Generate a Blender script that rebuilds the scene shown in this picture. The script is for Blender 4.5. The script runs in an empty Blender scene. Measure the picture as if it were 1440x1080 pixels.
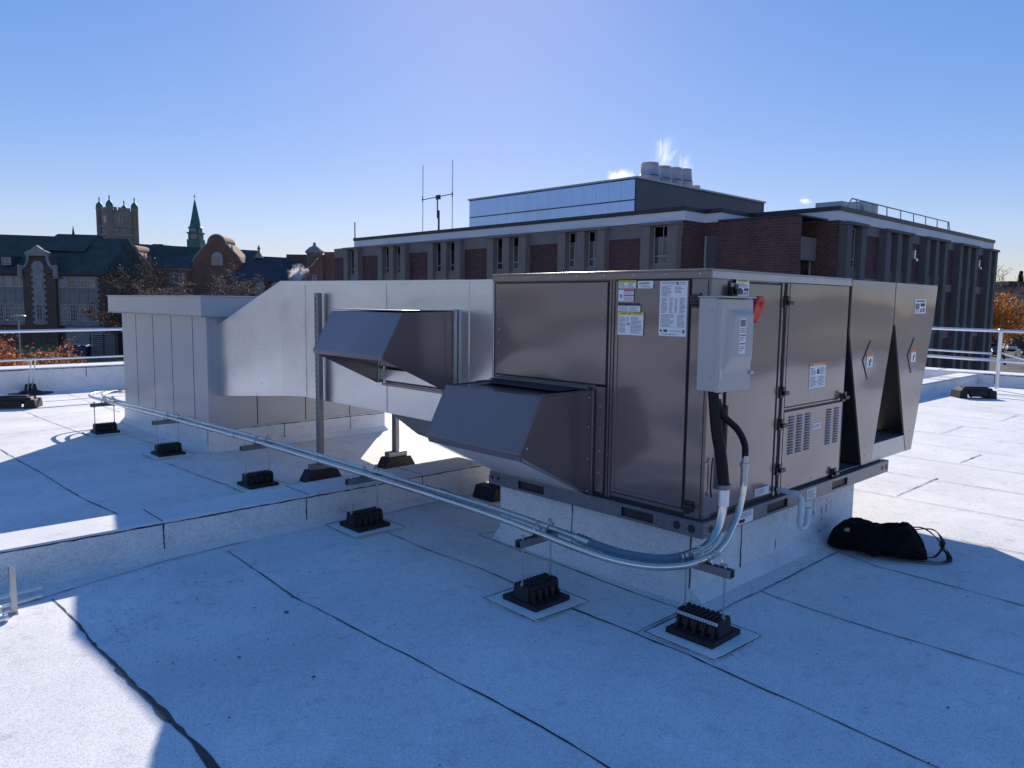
import bpy, math, random
from mathutils import Vector, Matrix, noise as mnoise
random.seed(7)
R = math.radians
scene = bpy.context.scene
COL = scene.collection
RND = random.Random(11)

# ------------------------------------------------------------------ materials
def newmat(name):
    m = bpy.data.materials.new(name); m.use_nodes = True
    nt = m.node_tree; b = nt.nodes['Principled BSDF']
    return m, nt, b
def N(nt, t, **kw):
    n = nt.nodes.new(t)
    for k, v in kw.items():
        if k in n.inputs: n.inputs[k].default_value = v
        else: setattr(n, k, v)
    return n
def col4(c): return (c[0], c[1], c[2], 1)
def ramp(nt, src, stops):
    r = nt.nodes.new('ShaderNodeValToRGB')
    el = r.color_ramp.elements
    while len(el) < len(stops): el.new(0.5)
    for e, (p, c) in zip(el, stops):
        e.position = p; e.color = col4(c) if len(c) == 3 else c
    nt.links.new(src, r.inputs['Fac']); return r
def mixc(nt, fac, a, b, mode='MIX'):
    m = nt.nodes.new('ShaderNodeMix'); m.data_type = 'RGBA'; m.blend_type = mode
    for sock, v in ((m.inputs[0], fac), (m.inputs[6], a), (m.inputs[7], b)):
        if hasattr(v, 'is_linked'): nt.links.new(v, sock)
        else: sock.default_value = col4(v) if isinstance(v, tuple) else v
    return m.outputs[2]
def bumpn(nt, b, h, strength, dist):
    bp = N(nt, 'ShaderNodeBump', Strength=strength, Distance=dist)
    nt.links.new(h, bp.inputs['Height']); nt.links.new(bp.outputs['Normal'], b.inputs['Normal'])
def simple(name, c, rough=.6, metal=0, var=.15, vscale=3, bump=0, bscale=40, bdist=.002, spec=.5, coat=0):
    m, nt, b = newmat(name)
    b.inputs['Roughness'].default_value = rough; b.inputs['Metallic'].default_value = metal
    b.inputs['Specular IOR Level'].default_value = spec
    b.inputs['Coat Weight'].default_value = coat
    tc = N(nt, 'ShaderNodeTexCoord')
    n = N(nt, 'ShaderNodeTexNoise', Scale=vscale, Detail=6.0, Roughness=.6)
    nt.links.new(tc.outputs['Object'], n.inputs['Vector'])
    r = ramp(nt, n.outputs['Fac'], [(.25, tuple(x*(1-var) for x in c)), (.75, tuple(min(1, x*(1+var)) for x in c))])
    nt.links.new(r.outputs['Color'], b.inputs['Base Color'])
    if bump:
        n2 = N(nt, 'ShaderNodeTexNoise', Scale=bscale, Detail=3.0)
        nt.links.new(tc.outputs['Object'], n2.inputs['Vector'])
        bumpn(nt, b, n2.outputs['Fac'], bump, bdist)
    return m
M = {}
# granule surfaced white roofing membrane
def mk_membrane(name, tint=(.86, .845, .83), dirt=1.0):
    m, nt, b = newmat(name)
    b.inputs['Roughness'].default_value = .85; b.inputs['Specular IOR Level'].default_value = .25
    tc = N(nt, 'ShaderNodeTexCoord'); o = tc.outputs['Object']
    def noi(s, d=4.0, rg=.6):
        n = N(nt, 'ShaderNodeTexNoise', Scale=s, Detail=d, Roughness=rg); nt.links.new(o, n.inputs['Vector']); return n.outputs['Fac']
    gr = ramp(nt, noi(170, 2.0, .7), [(.34, (.57, .57, .59)), (.50, tint), (.72, (.97, .965, .955))])
    st = ramp(nt, noi(1.3, 6.0, .65), [(.32, (.80, .80, .82)), (.62, (1, 1, 1))])
    c = mixc(nt, .75*dirt, gr.outputs['Color'], st.outputs['Color'], 'MULTIPLY')
    st2 = ramp(nt, noi(9, 7.0, .75), [(.30, (.62, .62, .66)), (.46, (1, 1, 1))])
    c = mixc(nt, .62*dirt, c, st2.outputs['Color'], 'MULTIPLY')
    st3 = ramp(nt, noi(.55, 5.0, .6), [(.36, (.80, .81, .84)), (.50, (1, 1, 1))])
    c = mixc(nt, .45*dirt, c, st3.outputs['Color'], 'MULTIPLY')
    sp = ramp(nt, noi(62, 3.0, .6), [(.27, (.16, .16, .18)), (.34, (1, 1, 1))])
    c = mixc(nt, .42*dirt, c, sp.outputs['Color'], 'MULTIPLY')
    nt.links.new(c, b.inputs['Base Color'])
    bumpn(nt, b, noi(230, 2.0, .7), .35, .003)
    return m
M['membrane'] = mk_membrane('roof_membrane')
M['pad'] = mk_membrane('membrane_pad', (.86, .86, .86), .5)
M['cap_sheet'] = mk_membrane('grey_bare_membrane', (.42, .42, .44), 1.0)
M['bitumen'] = simple('bitumen_seam', (.022, .026, .028), .55, var=.4, vscale=20)
def mk_unit():
    m, nt, b = newmat('brown_unit_paint')
    b.inputs['Specular IOR Level'].default_value = .5; b.inputs['Metallic'].default_value = .25
    b.inputs['Coat Weight'].default_value = .85; b.inputs['Coat Roughness'].default_value = .13; b.inputs['Coat IOR'].default_value = 1.6
    tc = N(nt, 'ShaderNodeTexCoord'); o = tc.outputs['Object']
    n = N(nt, 'ShaderNodeTexNoise', Scale=1.2, Detail=3.0); nt.links.new(o, n.inputs['Vector'])
    r = ramp(nt, n.outputs['Fac'], [(.3, (.172, .128, .120)), (.7, (.190, .143, .133))])
    nt.links.new(r.outputs['Color'], b.inputs['Base Color'])
    rr = ramp(nt, n.outputs['Fac'], [(.3, (.30,)*3), (.75, (.38,)*3)]); nt.links.new(rr.outputs['Color'], b.inputs['Roughness'])
    mp = N(nt, 'ShaderNodeMapping'); mp.inputs['Scale'].default_value = (1, 1, 2.2)
    nt.links.new(o, mp.inputs['Vector'])
    n2 = N(nt, 'ShaderNodeTexNoise', Scale=1.3, Detail=0.0); nt.links.new(mp.outputs['Vector'], n2.inputs['Vector'])
    bumpn(nt, b, n2.outputs['Fac'], .55, .05)
    nt.links.new(b.inputs['Normal'].links[0].from_socket, b.inputs['Coat Normal'])
    return m
M['unit'] = mk_unit()
M['unit_dark'] = simple('dark_gasket_and_shade', (.02, .02, .022), .5)  # gaskets, and painted shade above the base rail and in its fork pockets
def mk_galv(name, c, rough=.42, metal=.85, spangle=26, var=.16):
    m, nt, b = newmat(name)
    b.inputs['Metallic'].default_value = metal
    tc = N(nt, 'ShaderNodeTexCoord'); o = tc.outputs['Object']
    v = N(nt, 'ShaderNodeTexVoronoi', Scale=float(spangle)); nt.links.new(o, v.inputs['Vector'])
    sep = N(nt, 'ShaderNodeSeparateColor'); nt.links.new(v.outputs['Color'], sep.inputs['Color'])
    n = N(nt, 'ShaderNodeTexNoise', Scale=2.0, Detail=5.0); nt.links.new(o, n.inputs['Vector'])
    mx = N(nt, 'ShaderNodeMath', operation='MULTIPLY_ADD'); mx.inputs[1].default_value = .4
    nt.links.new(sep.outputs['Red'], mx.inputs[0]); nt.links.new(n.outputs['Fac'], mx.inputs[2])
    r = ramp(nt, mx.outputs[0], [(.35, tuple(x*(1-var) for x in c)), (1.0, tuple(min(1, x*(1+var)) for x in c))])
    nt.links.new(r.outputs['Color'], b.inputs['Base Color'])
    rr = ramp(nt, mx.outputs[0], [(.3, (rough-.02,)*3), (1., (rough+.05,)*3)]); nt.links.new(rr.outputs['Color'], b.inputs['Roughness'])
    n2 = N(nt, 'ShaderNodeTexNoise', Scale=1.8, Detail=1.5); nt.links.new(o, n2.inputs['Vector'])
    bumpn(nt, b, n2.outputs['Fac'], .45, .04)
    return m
M['duct'] = mk_galv('galvanised_duct', (.70, .705, .72), .30, .92, 95, .09)
M['galv'] = mk_galv('galvanised_steel', (.44, .46, .48), .4, .85, 70, .1)
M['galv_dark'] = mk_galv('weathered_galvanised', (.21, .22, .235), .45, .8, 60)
M['conduit'] = mk_galv('conduit_metal', (.66, .63, .58), .24, .95, 90, .08)
def mk_screen():
    """bright aluminium filter mesh: fine crossed wires that turn the surface normal every few millimetres"""
    m, nt, b = newmat('filter_screen'); b.inputs['Metallic'].default_value = .95; b.inputs['Roughness'].default_value = .38
    tc = N(nt, 'ShaderNodeTexCoord'); hs = []
    for rot in (45, -45):
        mp = N(nt, 'ShaderNodeMapping'); mp.inputs['Rotation'].default_value = (R(rot), R(rot), 0); nt.links.new(tc.outputs['Object'], mp.inputs['Vector'])
        wv = N(nt, 'ShaderNodeTexWave', Scale=38.0, Distortion=.6); nt.links.new(mp.outputs[0], wv.inputs['Vector']); hs.append(wv.outputs['Fac'])
    mx = N(nt, 'ShaderNodeMath', operation='MAXIMUM'); nt.links.new(hs[0], mx.inputs[0]); nt.links.new(hs[1], mx.inputs[1])
    r = ramp(nt, mx.outputs[0], [(.35, (.50, .50, .50)), (.7, (.97, .97, .96))]); nt.links.new(r.outputs['Color'], b.inputs['Base Color'])
    bumpn(nt, b, mx.outputs[0], 1.0, .012)
    return m
M['screen'] = mk_screen()
M['screenback'] = simple('screen_backing', (.60, .60, .60), .5, .7, bump=.8, bscale=120, bdist=.01)
M['hut'] = simple('grey_cladding', (.40, .415, .43), .36, .15, .05, 1.2, .25, 1.6, .02)
M['rubber'] = simple('black_rubber', (.012, .012, .014), .7, var=.3, vscale=30, bump=.2, bscale=60)
M['rust'] = simple('rubber_grip_rust', (.09, .05, .035), .9, var=.4, vscale=30)
M['black'] = simple('black_plastic', (.012, .012, .014), .35, var=.2)
M['flex'] = simple('black_flexible_conduit', (.008, .008, .009), .5, var=.2, vscale=30, spec=.2)
M['blueflex'] = simple('blue_grey_flexible_conduit', (.16, .20, .26), .4, var=.15, vscale=20)
M['box'] = simple('grey_enamel', (.42, .41, .39), .32, 0, .04, 3, spec=.5)
M['red'] = simple('red_handle', (.62, .025, .03), .35, var=.1)
M['pvc'] = simple('white_pvc', (.62, .66, .70), .4, var=.08)
M['fabric'] = simple('black_fabric', (.006, .006, .007), .95, var=.4, vscale=12, bump=.6, bscale=25, bdist=.012, spec=.15)
M['strap'] = simple('black_webbing', (.010, .010, .011), .8, var=.3, vscale=60)
M['tan'] = simple('pale_tag', (.40, .36, .31), .7)
M['rail'] = simple('galvanised_rail', (.78, .79, .80), .34, .75, .06, 8)
M['alu'] = simple('aluminium_tube', (.82, .84, .82), .35, .55, .05, 8)
M['white'] = simple('sticker_white', (.78, .79, .80), .45, var=.03)
M['ink'] = simple('sticker_ink', (.16, .17, .20), .6, var=.1)
M['inkdark'] = simple('sticker_black', (.015, .015, .03), .6, var=.1)
M['yellow'] = simple('sticker_yellow', (.72, .62, .06), .45, var=.05)
M['orange'] = simple('sticker_orange', (.72, .20, .05), .45, var=.05)
M['sred'] = simple('sticker_red', (.60, .05, .05), .45, var=.05)
M['screw'] = simple('zinc_screw', (.62, .62, .64), .3, .9, .05)
def mk_brick(name, a, bb, mort, sc=1.0):
    m, nt, b = newmat(name); b.inputs['Roughness'].default_value = .85; b.inputs['Specular IOR Level'].default_value = .2
    tc = N(nt, 'ShaderNodeTexCoord'); sp = N(nt, 'ShaderNodeSeparateXYZ'); nt.links.new(tc.outputs['Object'], sp.inputs[0])
    ad = N(nt, 'ShaderNodeMath', operation='ADD'); nt.links.new(sp.outputs[0], ad.inputs[0]); nt.links.new(sp.outputs[1], ad.inputs[1])
    cb = N(nt, 'ShaderNodeCombineXYZ'); nt.links.new(ad.outputs[0], cb.inputs[0]); nt.links.new(sp.outputs[2], cb.inputs[1])
    br = N(nt, 'ShaderNodeTexBrick', Scale=1.0)
    br.inputs['Color1'].default_value = col4(a); br.inputs['Color2'].default_value = col4(bb); br.inputs['Mortar'].default_value = col4(mort)
    br.inputs['Brick Width'].default_value = .42*sc; br.inputs['Row Height'].default_value = .17*sc
    br.inputs['Mortar Size'].default_value = .022*sc; br.inputs['Bias'].default_value = -.1
    nt.links.new(cb.outputs[0], br.inputs['Vector'])
    n = N(nt, 'ShaderNodeTexNoise', Scale=.45, Detail=7.0, Roughness=.7); nt.links.new(tc.outputs['Object'], n.inputs['Vector'])
    r = ramp(nt, n.outputs['Fac'], [(.3, (.72,)*3), (.7, (1.2, 1.15, 1.12))])
    nt.links.new(mixc(nt, 1.0, br.outputs['Color'], r.outputs['Color'], 'MULTIPLY'), b.inputs['Base Color'])
    return m
M['brick'] = mk_brick('red_brown_brick', (.155, .066, .066), (.095, .048, .050), (.135, .108, .108))
M['hbrick'] = mk_brick('old_dark_brick', (.155, .090, .070), (.105, .062, .05), (.16, .135, .115), .8)
M['rbrick'] = mk_brick('old_red_brick', (.29, .115, .08), (.22, .095, .068), (.25, .19, .15), .8)
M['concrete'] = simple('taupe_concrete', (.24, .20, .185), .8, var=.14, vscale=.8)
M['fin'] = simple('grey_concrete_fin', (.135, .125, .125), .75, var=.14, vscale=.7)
M['fascia'] = simple('pale_fascia', (.74, .74, .78), .5, .1, .08, .6)
M['flash'] = simple('dark_flashing', (.035, .037, .045), .45, .2)
M['roofgravel'] = simple('far_roof', (.30, .29, .28), .9)
def mk_ribbed():
    m, nt, b = newmat('blue_ribbed_metal')
    b.inputs['Metallic'].default_value = .8; b.inputs['Roughness'].default_value = .2
    tc = N(nt, 'ShaderNodeTexCoord')
    mp = N(nt, 'ShaderNodeMapping'); mp.inputs['Scale'].default_value = (0, 1, 0.02); nt.links.new(tc.outputs['Object'], mp.inputs['Vector'])
    n = N(nt, 'ShaderNodeTexNoise', Scale=2.6, Detail=3.0, Roughness=.8); nt.links.new(mp.outputs[0], n.inputs['Vector'])
    r = ramp(nt, n.outputs['Fac'], [(.35, (.46, .57, .80)), (.65, (.50, .61, .84))])
    nt.links.new(r.outputs['Color'], b.inputs['Base Color'])
    return m
M['ribbed'] = mk_ribbed()
M['charcoal'] = simple('charcoal_panel', (.10, .095, .10), .5, .1, .1, .5)
M['stack'] = simple('stack_metal', (.50, .48, .49), .5, .3, .12, 1.0)
def mk_glass(name, dark, pale, rough):
    """window glass, some panes with a pale blind behind"""
    m, nt, b = newmat(name); b.inputs['Roughness'].default_value = rough; b.inputs['Specular IOR Level'].default_value = .8
    oi = N(nt, 'ShaderNodeObjectInfo'); tc = N(nt, 'ShaderNodeTexCoord')
    n = N(nt, 'ShaderNodeTexNoise', Scale=.6, Detail=2.0); nt.links.new(tc.outputs['Object'], n.inputs['Vector'])
    ad = N(nt, 'ShaderNodeMath', operation='MULTIPLY_ADD'); ad.inputs[1].default_value = .7
    nt.links.new(oi.outputs['Random'], ad.inputs[0]); nt.links.new(n.outputs['Fac'], ad.inputs[2])
    r = ramp(nt, ad.outputs[0], [(.0, dark), (.70, dark), (.80, tuple((a+c)/2 for a, c in zip(dark, pale))), (1.0, pale)])
    nt.links.new(r.outputs['Color'], b.inputs['Base Color']); return m
M['glass'] = mk_glass('dark_window_glass', (.020, .022, .028), (.13, .13, .135), .08)
M['hglass'] = mk_glass('old_window_glass', (.035, .04, .05), (.22, .21, .20), .12)
M['frame'] = simple('pale_window_frame', (.42, .41, .41), .5)
M['stone'] = simple('grey_limestone', (.27, .25, .24), .85, var=.22, vscale=1.2)
M['stone_light'] = simple('pale_limestone', (.33, .305, .285), .85, var=.2, vscale=1.0)
M['tower_stone'] = simple('brown_tower_stone', (.285, .25, .225), .9, var=.2, vscale=.8)
M['copper'] = simple('green_copper_roof', (.052, .068, .058), .9, 0, .35, .9)
M['copper2'] = simple('pale_copper_spire', (.06, .16, .13), .6, .1, .3, .8)
M['slate'] = simple('dark_slate_roof', (.05, .052, .062), .85, var=.25, vscale=.6)
M['bark'] = simple('bark', (.075, .060, .052), .9, var=.3, vscale=6)
M['bark_pale'] = simple('pale_bark', (.20, .165, .14), .9, var=.3, vscale=6)
def mk_leaf(name, cs):
    m, nt, b = newmat(name); b.inputs['Roughness'].default_value = .6
    g = N(nt, 'ShaderNodeNewGeometry')
    r = ramp(nt, g.outputs['Random Per Island'], [(i/max(1, len(cs)-1), c) for i, c in enumerate(cs)])
    nt.links.new(r.outputs['Color'], b.inputs['Base Color'])
    t = N(nt, 'ShaderNodeBsdfTranslucent'); nt.links.new(r.outputs['Color'], t.inputs['Color'])
    mx = N(nt, 'ShaderNodeMixShader', Fac=.6)
    nt.links.new(b.outputs[0], mx.inputs[1]); nt.links.new(t.outputs[0], mx.inputs[2])
    nt.links.new(mx.outputs[0], nt.nodes['Material Output'].inputs['Surface'])
    return m
M['leaf_gold'] = mk_leaf('golden_leaves', [(.62, .20, .02), (.68, .28, .03), (.48, .13, .015), (.66, .34, .05)])
M['leaf_red'] = mk_leaf('russet_leaves', [(.50, .12, .06), (.60, .22, .08), (.34, .09, .06), (.65, .32, .12)])
M['leaf_dry'] = mk_leaf('dry_leaves', [(.20, .12, .08), (.28, .18, .12), (.12, .075, .06), (.34, .25, .20)])
M['leaf_dark'] = mk_leaf('conifer_needles', [(.02, .035, .02), (.03, .05, .03)])
M['grass'] = simple('dry_grass', (.14, .145, .05), .95, var=.35, vscale=.5)
M['ground'] = simple('town_ground', (.10, .095, .075), .95, var=.35, vscale=.06)
M['asphalt'] = simple('asphalt', (.05, .05, .052), .9, var=.2, vscale=.6)
M['bluepaint'] = simple('dark_blue_metal', (.012, .02, .11), .4, .1)
M['wood_dark'] = simple('dark_timber_slats', (.025, .022, .022), .8)
for k, c in dict(car_white=(.6, .62, .64), car_grey=(.22, .23, .25), car_black=(.015, .016, .02), car_blue=(.03, .06, .16), car_red=(.25, .02, .02)).items():
    M[k] = simple(k, c, .25, .2, .03, coat=.6)
M['tyre'] = simple('tyre', (.015, .015, .015), .8)
M['lampmetal'] = simple('grey_lamp', (.35, .36, .38), .4, .5)

# ------------------------------------------------------------------ mesh builder
WORLD = {}
class MB:
    def __init__(s, xf=None): s.v = []; s.f = []; s.mi = []; s.sm = []; s.xf = xf
    def add(s, vs, fs, m=0, smooth=False):
        o = len(s.v)
        s.v += [Vector(s.xf(*v)) if s.xf else Vector(v) for v in vs]
        for f in fs: s.f.append([o+i for i in f]); s.mi.append(m); s.sm.append(smooth)
    def box(s, x0, x1, y0, y1, z0, z1, m=0):
        s.add([(x0,y0,z0),(x1,y0,z0),(x1,y1,z0),(x0,y1,z0),(x0,y0,z1),(x1,y0,z1),(x1,y1,z1),(x0,y1,z1)],
              [(0,3,2,1),(4,5,6,7),(0,1,5,4),(1,2,6,5),(2,3,7,6),(3,0,4,7)], m)
    def prism(s, poly, fn, a, b, m=0):
        n = len(poly)
        s.add([fn(p, q, a) for p, q in poly]+[fn(p, q, b) for p, q in poly],
              [tuple(range(n))[::-1], tuple(range(n, 2*n))]+[(i, (i+1) % n, n+(i+1) % n, n+i) for i in range(n)], m)
    def px(s, poly, y0, y1, m=0): s.prism(poly, lambda p, q, t: (p, t, q), y0, y1, m)      # (x,z) along y
    def py(s, poly, x0, x1, m=0): s.prism(poly, lambda p, q, t: (t, p, q), x0, x1, m)      # (y,z) along x
    def pz(s, poly, z0, z1, m=0): s.prism(poly, lambda p, q, t: (p, q, t), z0, z1, m)
    def tube(s, path, r, n=12, m=0, r2=None):
        P = [Vector(p) for p in path]; k = len(P); rings = []; prev = None
        for i, p in enumerate(P):
            t = (P[min(i+1, k-1)]-P[max(i-1, 0)]).normalized()
            if prev is None:
                u = t.orthogonal().normalized()
            else:
                u = (prev-t*prev.dot(t)).normalized()
            prev = u; w = t.cross(u)
            rr = r if r2 is None else r+(r2-r)*i/(k-1)
            if callable(r): rr = r(i/(k-1))
            rings.append([tuple(p+(u*math.cos(2*math.pi*j/n)+w*math.sin(2*math.pi*j/n))*rr) for j in range(n)])
        vs = [v for g in rings for v in g]
        fs = [(i*n+j, i*n+(j+1) % n, (i+1)*n+(j+1) % n, (i+1)*n+j) for i in range(k-1) for j in range(n)]
        s.add(vs, fs, m, True)
        s.add(rings[0], [tuple(range(n))[::-1]], m); s.add(rings[-1], [tuple(range(n))], m)
    def lathe(s, prof, c, n=20, m=0):
        vs = [(c[0]+r*math.cos(2*math.pi*j/n), c[1]+r*math.sin(2*math.pi*j/n), c[2]+z) for r, z in prof for j in range(n)]
        k = len(prof)
        s.add(vs, [(i*n+j, i*n+(j+1) % n, (i+1)*n+(j+1) % n, (i+1)*n+j) for i in range(k-1) for j in range(n)], m, True)
        s.add(vs[:n], [tuple(range(n))[::-1]], m); s.add(vs[-n:], [tuple(range(n))], m)
    def screw(s, p, nrm, r=.006, m=0):
        nrm = Vector(nrm); u = nrm.orthogonal().normalized(); w = nrm.cross(u); p = Vector(p)
        a = [tuple(p+(u*math.cos(j*math.pi/3)+w*math.sin(j*math.pi/3))*r) for j in range(6)]
        b = [tuple(p+nrm*r*.7+(u*math.cos(j*math.pi/3)+w*math.sin(j*math.pi/3))*r*.6) for j in range(6)]
        s.add(a+b, [(j, (j+1) % 6, 6+(j+1) % 6, 6+j) for j in range(6)]+[tuple(range(6, 12))], m)
    def build(s, name, mats, parent=None, bevel=0, seg=2):
        mats = mats if isinstance(mats, (list, tuple)) else [mats]
        if parent is None:
            xs = [v.x for v in s.v]; ys = [v.y for v in s.v]; zs = [v.z for v in s.v]
            W = Matrix.Translation(((min(xs)+max(xs))/2, (min(ys)+max(ys))/2, min(zs)))
        else: W = WORLD[parent.name]
        I = W.inverted()
        me = bpy.data.meshes.new(name); me.from_pydata([tuple(I @ v) for v in s.v], [], s.f)
        for mt in mats: me.materials.append(M[mt])
        for p, mi, sm in zip(me.polygons, s.mi, s.sm): p.material_index = mi; p.use_smooth = sm
        import bmesh
        bm = bmesh.new(); bm.from_mesh(me); bmesh.ops.recalc_face_normals(bm, faces=bm.faces); bm.to_mesh(me); bm.free()
        o = bpy.data.objects.new(name, me); COL.objects.link(o)
        if parent is None: o.matrix_world = W
        else: o.parent = parent
        WORLD[o.name] = W
        if bevel:
            md = o.modifiers.new('bevel', 'BEVEL'); md.width = bevel; md.segments = seg; md.limit_method = 'ANGLE'; md.angle_limit = R(40)
            md.harden_normals = False
        return o
def tag(o, label=None, cat=None, group=None, kind=None):
    for k, v in (('label', label), ('category', cat), ('group', group), ('kind', kind)):
        if v: o[k] = v
    return o
def empty(name, loc, label, cat, group=None, rz=0):
    o = bpy.data.objects.new(name, None); COL.objects.link(o)
    o.location = loc; o.rotation_euler = (0, 0, rz); o.empty_display_size = .2
    WORLD[o.name] = Matrix.Translation(loc) @ Matrix.Rotation(rz, 4, 'Z')
    return tag(o, label, cat, group)
def copy_tree(o, parent=None):
    c = o.copy(); COL.objects.link(c)
    WORLD[c.name] = WORLD[o.name]
    if parent: c.parent = parent
    for ch in list(o.children): copy_tree(ch, c)
    return c
def bez(pts, n=8):
    """smooth curve through points (Catmull-Rom)"""
    P = [Vector(p) for p in pts]; P = [P[0]*2-P[1]]+P+[P[-1]*2-P[-2]]; out = []
    for i in range(1, len(P)-2):
        for k in range(n):
            t = k/n; a, b, c, d = P[i-1:i+3]
            out.append(.5*((2*b)+(c-a)*t+(2*a-5*b+4*c-d)*t*t+(3*b-a-3*c+d)*t**3))
    out.append(P[-2]); return [tuple(p) for p in out]
def ribbon(mb, pts, w, z, m=0, seed=0, sub=.06):
    rr = random.Random(seed); P = [Vector((p[0], p[1], 0)) for p in pts]; Q = []
    for a, b in zip(P, P[1:]):
        k = max(1, int((b-a).length/sub))
        for i in range(k): Q.append(a+(b-a)*i/k)
    Q.append(P[-1]); L = []; off = 0
    for i, p in enumerate(Q):
        t = (Q[min(i+1, len(Q)-1)]-Q[max(i-1, 0)]).normalized(); nrm = Vector((-t.y, t.x, 0))
        off = off*.8+rr.uniform(-1, 1)*.004
        ww = w*rr.uniform(.45, 1.25)*(.6+.6*abs(mnoise.noise(p*1.7+Vector((seed*3.1, 0, 0))))*1.6)
        L.append((p+nrm*(off+ww/2), p+nrm*(off-ww/2)))
    vs = []
    for a, b in L: vs += [(a.x, a.y, z), (b.x, b.y, z)]
    mb.add(vs, [(2*i, 2*i+1, 2*i+3, 2*i+2) for i in range(len(L)-1)], m)

_txt = {}
def text_geo(s):
    if s not in _txt:
        cu = bpy.data.curves.new('t', 'FONT'); cu.body = s; cu.resolution_u = 2
        o = bpy.data.objects.new('t', cu); COL.objects.link(o)
        bpy.context.view_layer.update()
        me = o.evaluated_get(bpy.context.evaluated_depsgraph_get()).to_mesh()
        vs = [(v.co.x, v.co.y) for v in me.vertices]; fs = [tuple(p.vertices) for p in me.polygons]
        COL.objects.unlink(o); bpy.data.objects.remove(o); bpy.data.curves.remove(cu)
        x0 = min(v[0] for v in vs); x1 = max(v[0] for v in vs); y0 = min(v[1] for v in vs); y1 = max(v[1] for v in vs)
        _txt[s] = ([((x-x0)/(x1-x0), (y-y0)/(y1-y0)) for x, y in vs], fs)
    return _txt[s]
SM = ['white', 'ink', 'inkdark', 'yellow', 'orange', 'sred']
def sticker(parent, org, u, v, w, h, items, name='sticker', label=None):
    """flat adhesive label: org = lower left corner, u/v unit directions; items in 0..1 label space"""
    org, u, v = Vector(org), Vector(u), Vector(v); n = u.cross(v).normalized(); mb = MB()
    def P(a, b, d): return tuple(org+u*(a*w)+v*(b*h)+n*d)
    mb.add([P(a, b, d) for d in (0, .0012) for a, b in ((0,0),(1,0),(1,1),(0,1))],
           [(3,2,1,0),(4,5,6,7),(0,1,5,4),(1,2,6,5),(2,3,7,6),(3,0,4,7)], 0)
    rr = random.Random(int(w*1e4)+int(h*1e4))
    def quad(a0, b0, a1, b1, m, d): mb.add([P(a0,b0,d),P(a1,b0,d),P(a1,b1,d),P(a0,b1,d)], [(0,1,2,3)], m)
    for it in items:
        if it[0] == 'bar': quad(*it[1:5], it[5], .0020)
        elif it[0] == 'lines':
            a0, b0, a1, b1, k = it[1:6]
            for i in range(k):
                y = b1-(b1-b0)*(i+.5)/k; hh = (b1-b0)/k*.23; x = a0
                end = a1-(a1-a0)*rr.choice((0, .05, .1, .35))
                while x < end:
                    x2 = min(end, x+rr.uniform(.05, .16)*(a1-a0)); quad(x, y-hh, x2, y+hh, 1, .0020); x = x2+.03*(a1-a0)
        elif it[0] == 'text':
            a0, b0, a1, b1, s, m = it[1:7]; vs, fs = text_geo(s)
            mb.add([P(a0+(a1-a0)*x, b0+(b1-b0)*y, .0028) for x, y in vs], fs, m)
        elif it[0] == 'tri':
            a0, b0, a1, b1, m = it[1:6]; mb.add([P(a0,b0,.0026),P(a1,b0,.0026),P((a0+a1)/2,b1,.0026)], [(0,1,2)], m)
    o = mb.build(name, SM, parent)
    if label: o['label'] = label
    return o

# ------------------------------------------------------------------ camera, sun, sky
cam = bpy.data.cameras.new('camera'); co = bpy.data.objects.new('camera', cam); COL.objects.link(co)
YAW, PITCH, ROLL = R(46.31466779), R(-6.045281), R(.68896139)
CAM = Vector((-3.542, -2.195, 1.65))
d = Vector((math.cos(YAW)*math.cos(PITCH), math.sin(YAW)*math.cos(PITCH), math.sin(PITCH)))
r = Vector((math.sin(YAW), -math.cos(YAW), 0)); u = r.cross(d)
r2 = r*math.cos(ROLL)+u*math.sin(ROLL); u2 = -r*math.sin(ROLL)+u*math.cos(ROLL)
mw = Matrix(((r2.x, u2.x, -d.x, CAM.x), (r2.y, u2.y, -d.y, CAM.y), (r2.z, u2.z, -d.z, CAM.z), (0, 0, 0, 1)))
co.matrix_world = mw
cam.sensor_width = 36; cam.lens = 36*1074.77/1440; cam.clip_end = 6000; cam.clip_start = .05
scene.camera = co

SAZ, SEL = R(48.4), R(24.8)
sd = Vector((math.cos(SEL)*math.cos(SAZ), math.cos(SEL)*math.sin(SAZ), math.sin(SEL)))
sl = bpy.data.lights.new('sun', 'SUN'); sl.energy = 4.8; sl.angle = R(.53); sl.color = (1, .915, .79)
so = bpy.data.objects.new('sun', sl); COL.objects.link(so); so.rotation_euler = sd.to_track_quat('Z', 'Y').to_euler(); so.location = (0, 0, 30)
w = bpy.data.worlds.new('World'); scene.world = w; w.use_nodes = True
nt = w.node_tree; bg = nt.nodes['Background']
sky = nt.nodes.new('ShaderNodeTexSky'); sky.sky_type = 'NISHITA'; sky.sun_disc = False
sky.sun_elevation = SEL; sky.sun_rotation = math.pi/2-SAZ
sky.air_density = 1.0; sky.dust_density = .10; sky.ozone_density = 1.0; sky.altitude = 50
hs = N(nt, 'ShaderNodeHueSaturation', Saturation=2.05, Value=1.0); gm = N(nt, 'ShaderNodeGamma', Gamma=.5); nt.links.new(sky.outputs[0], gm.inputs['Color']); nt.links.new(gm.outputs[0], hs.inputs['Color'])
wb = mixc(nt, 1.0, hs.outputs['Color'], (1.22,1.22,1.68), 'MULTIPLY')
nt.links.new(wb, bg.inputs[0]); bg.inputs[1].default_value = .130
scene.view_settings.view_transform = 'Standard'; scene.view_settings.look = 'None'
scene.view_settings.exposure = .50; scene.view_settings.gamma = 1

GZ = -7.0
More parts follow.
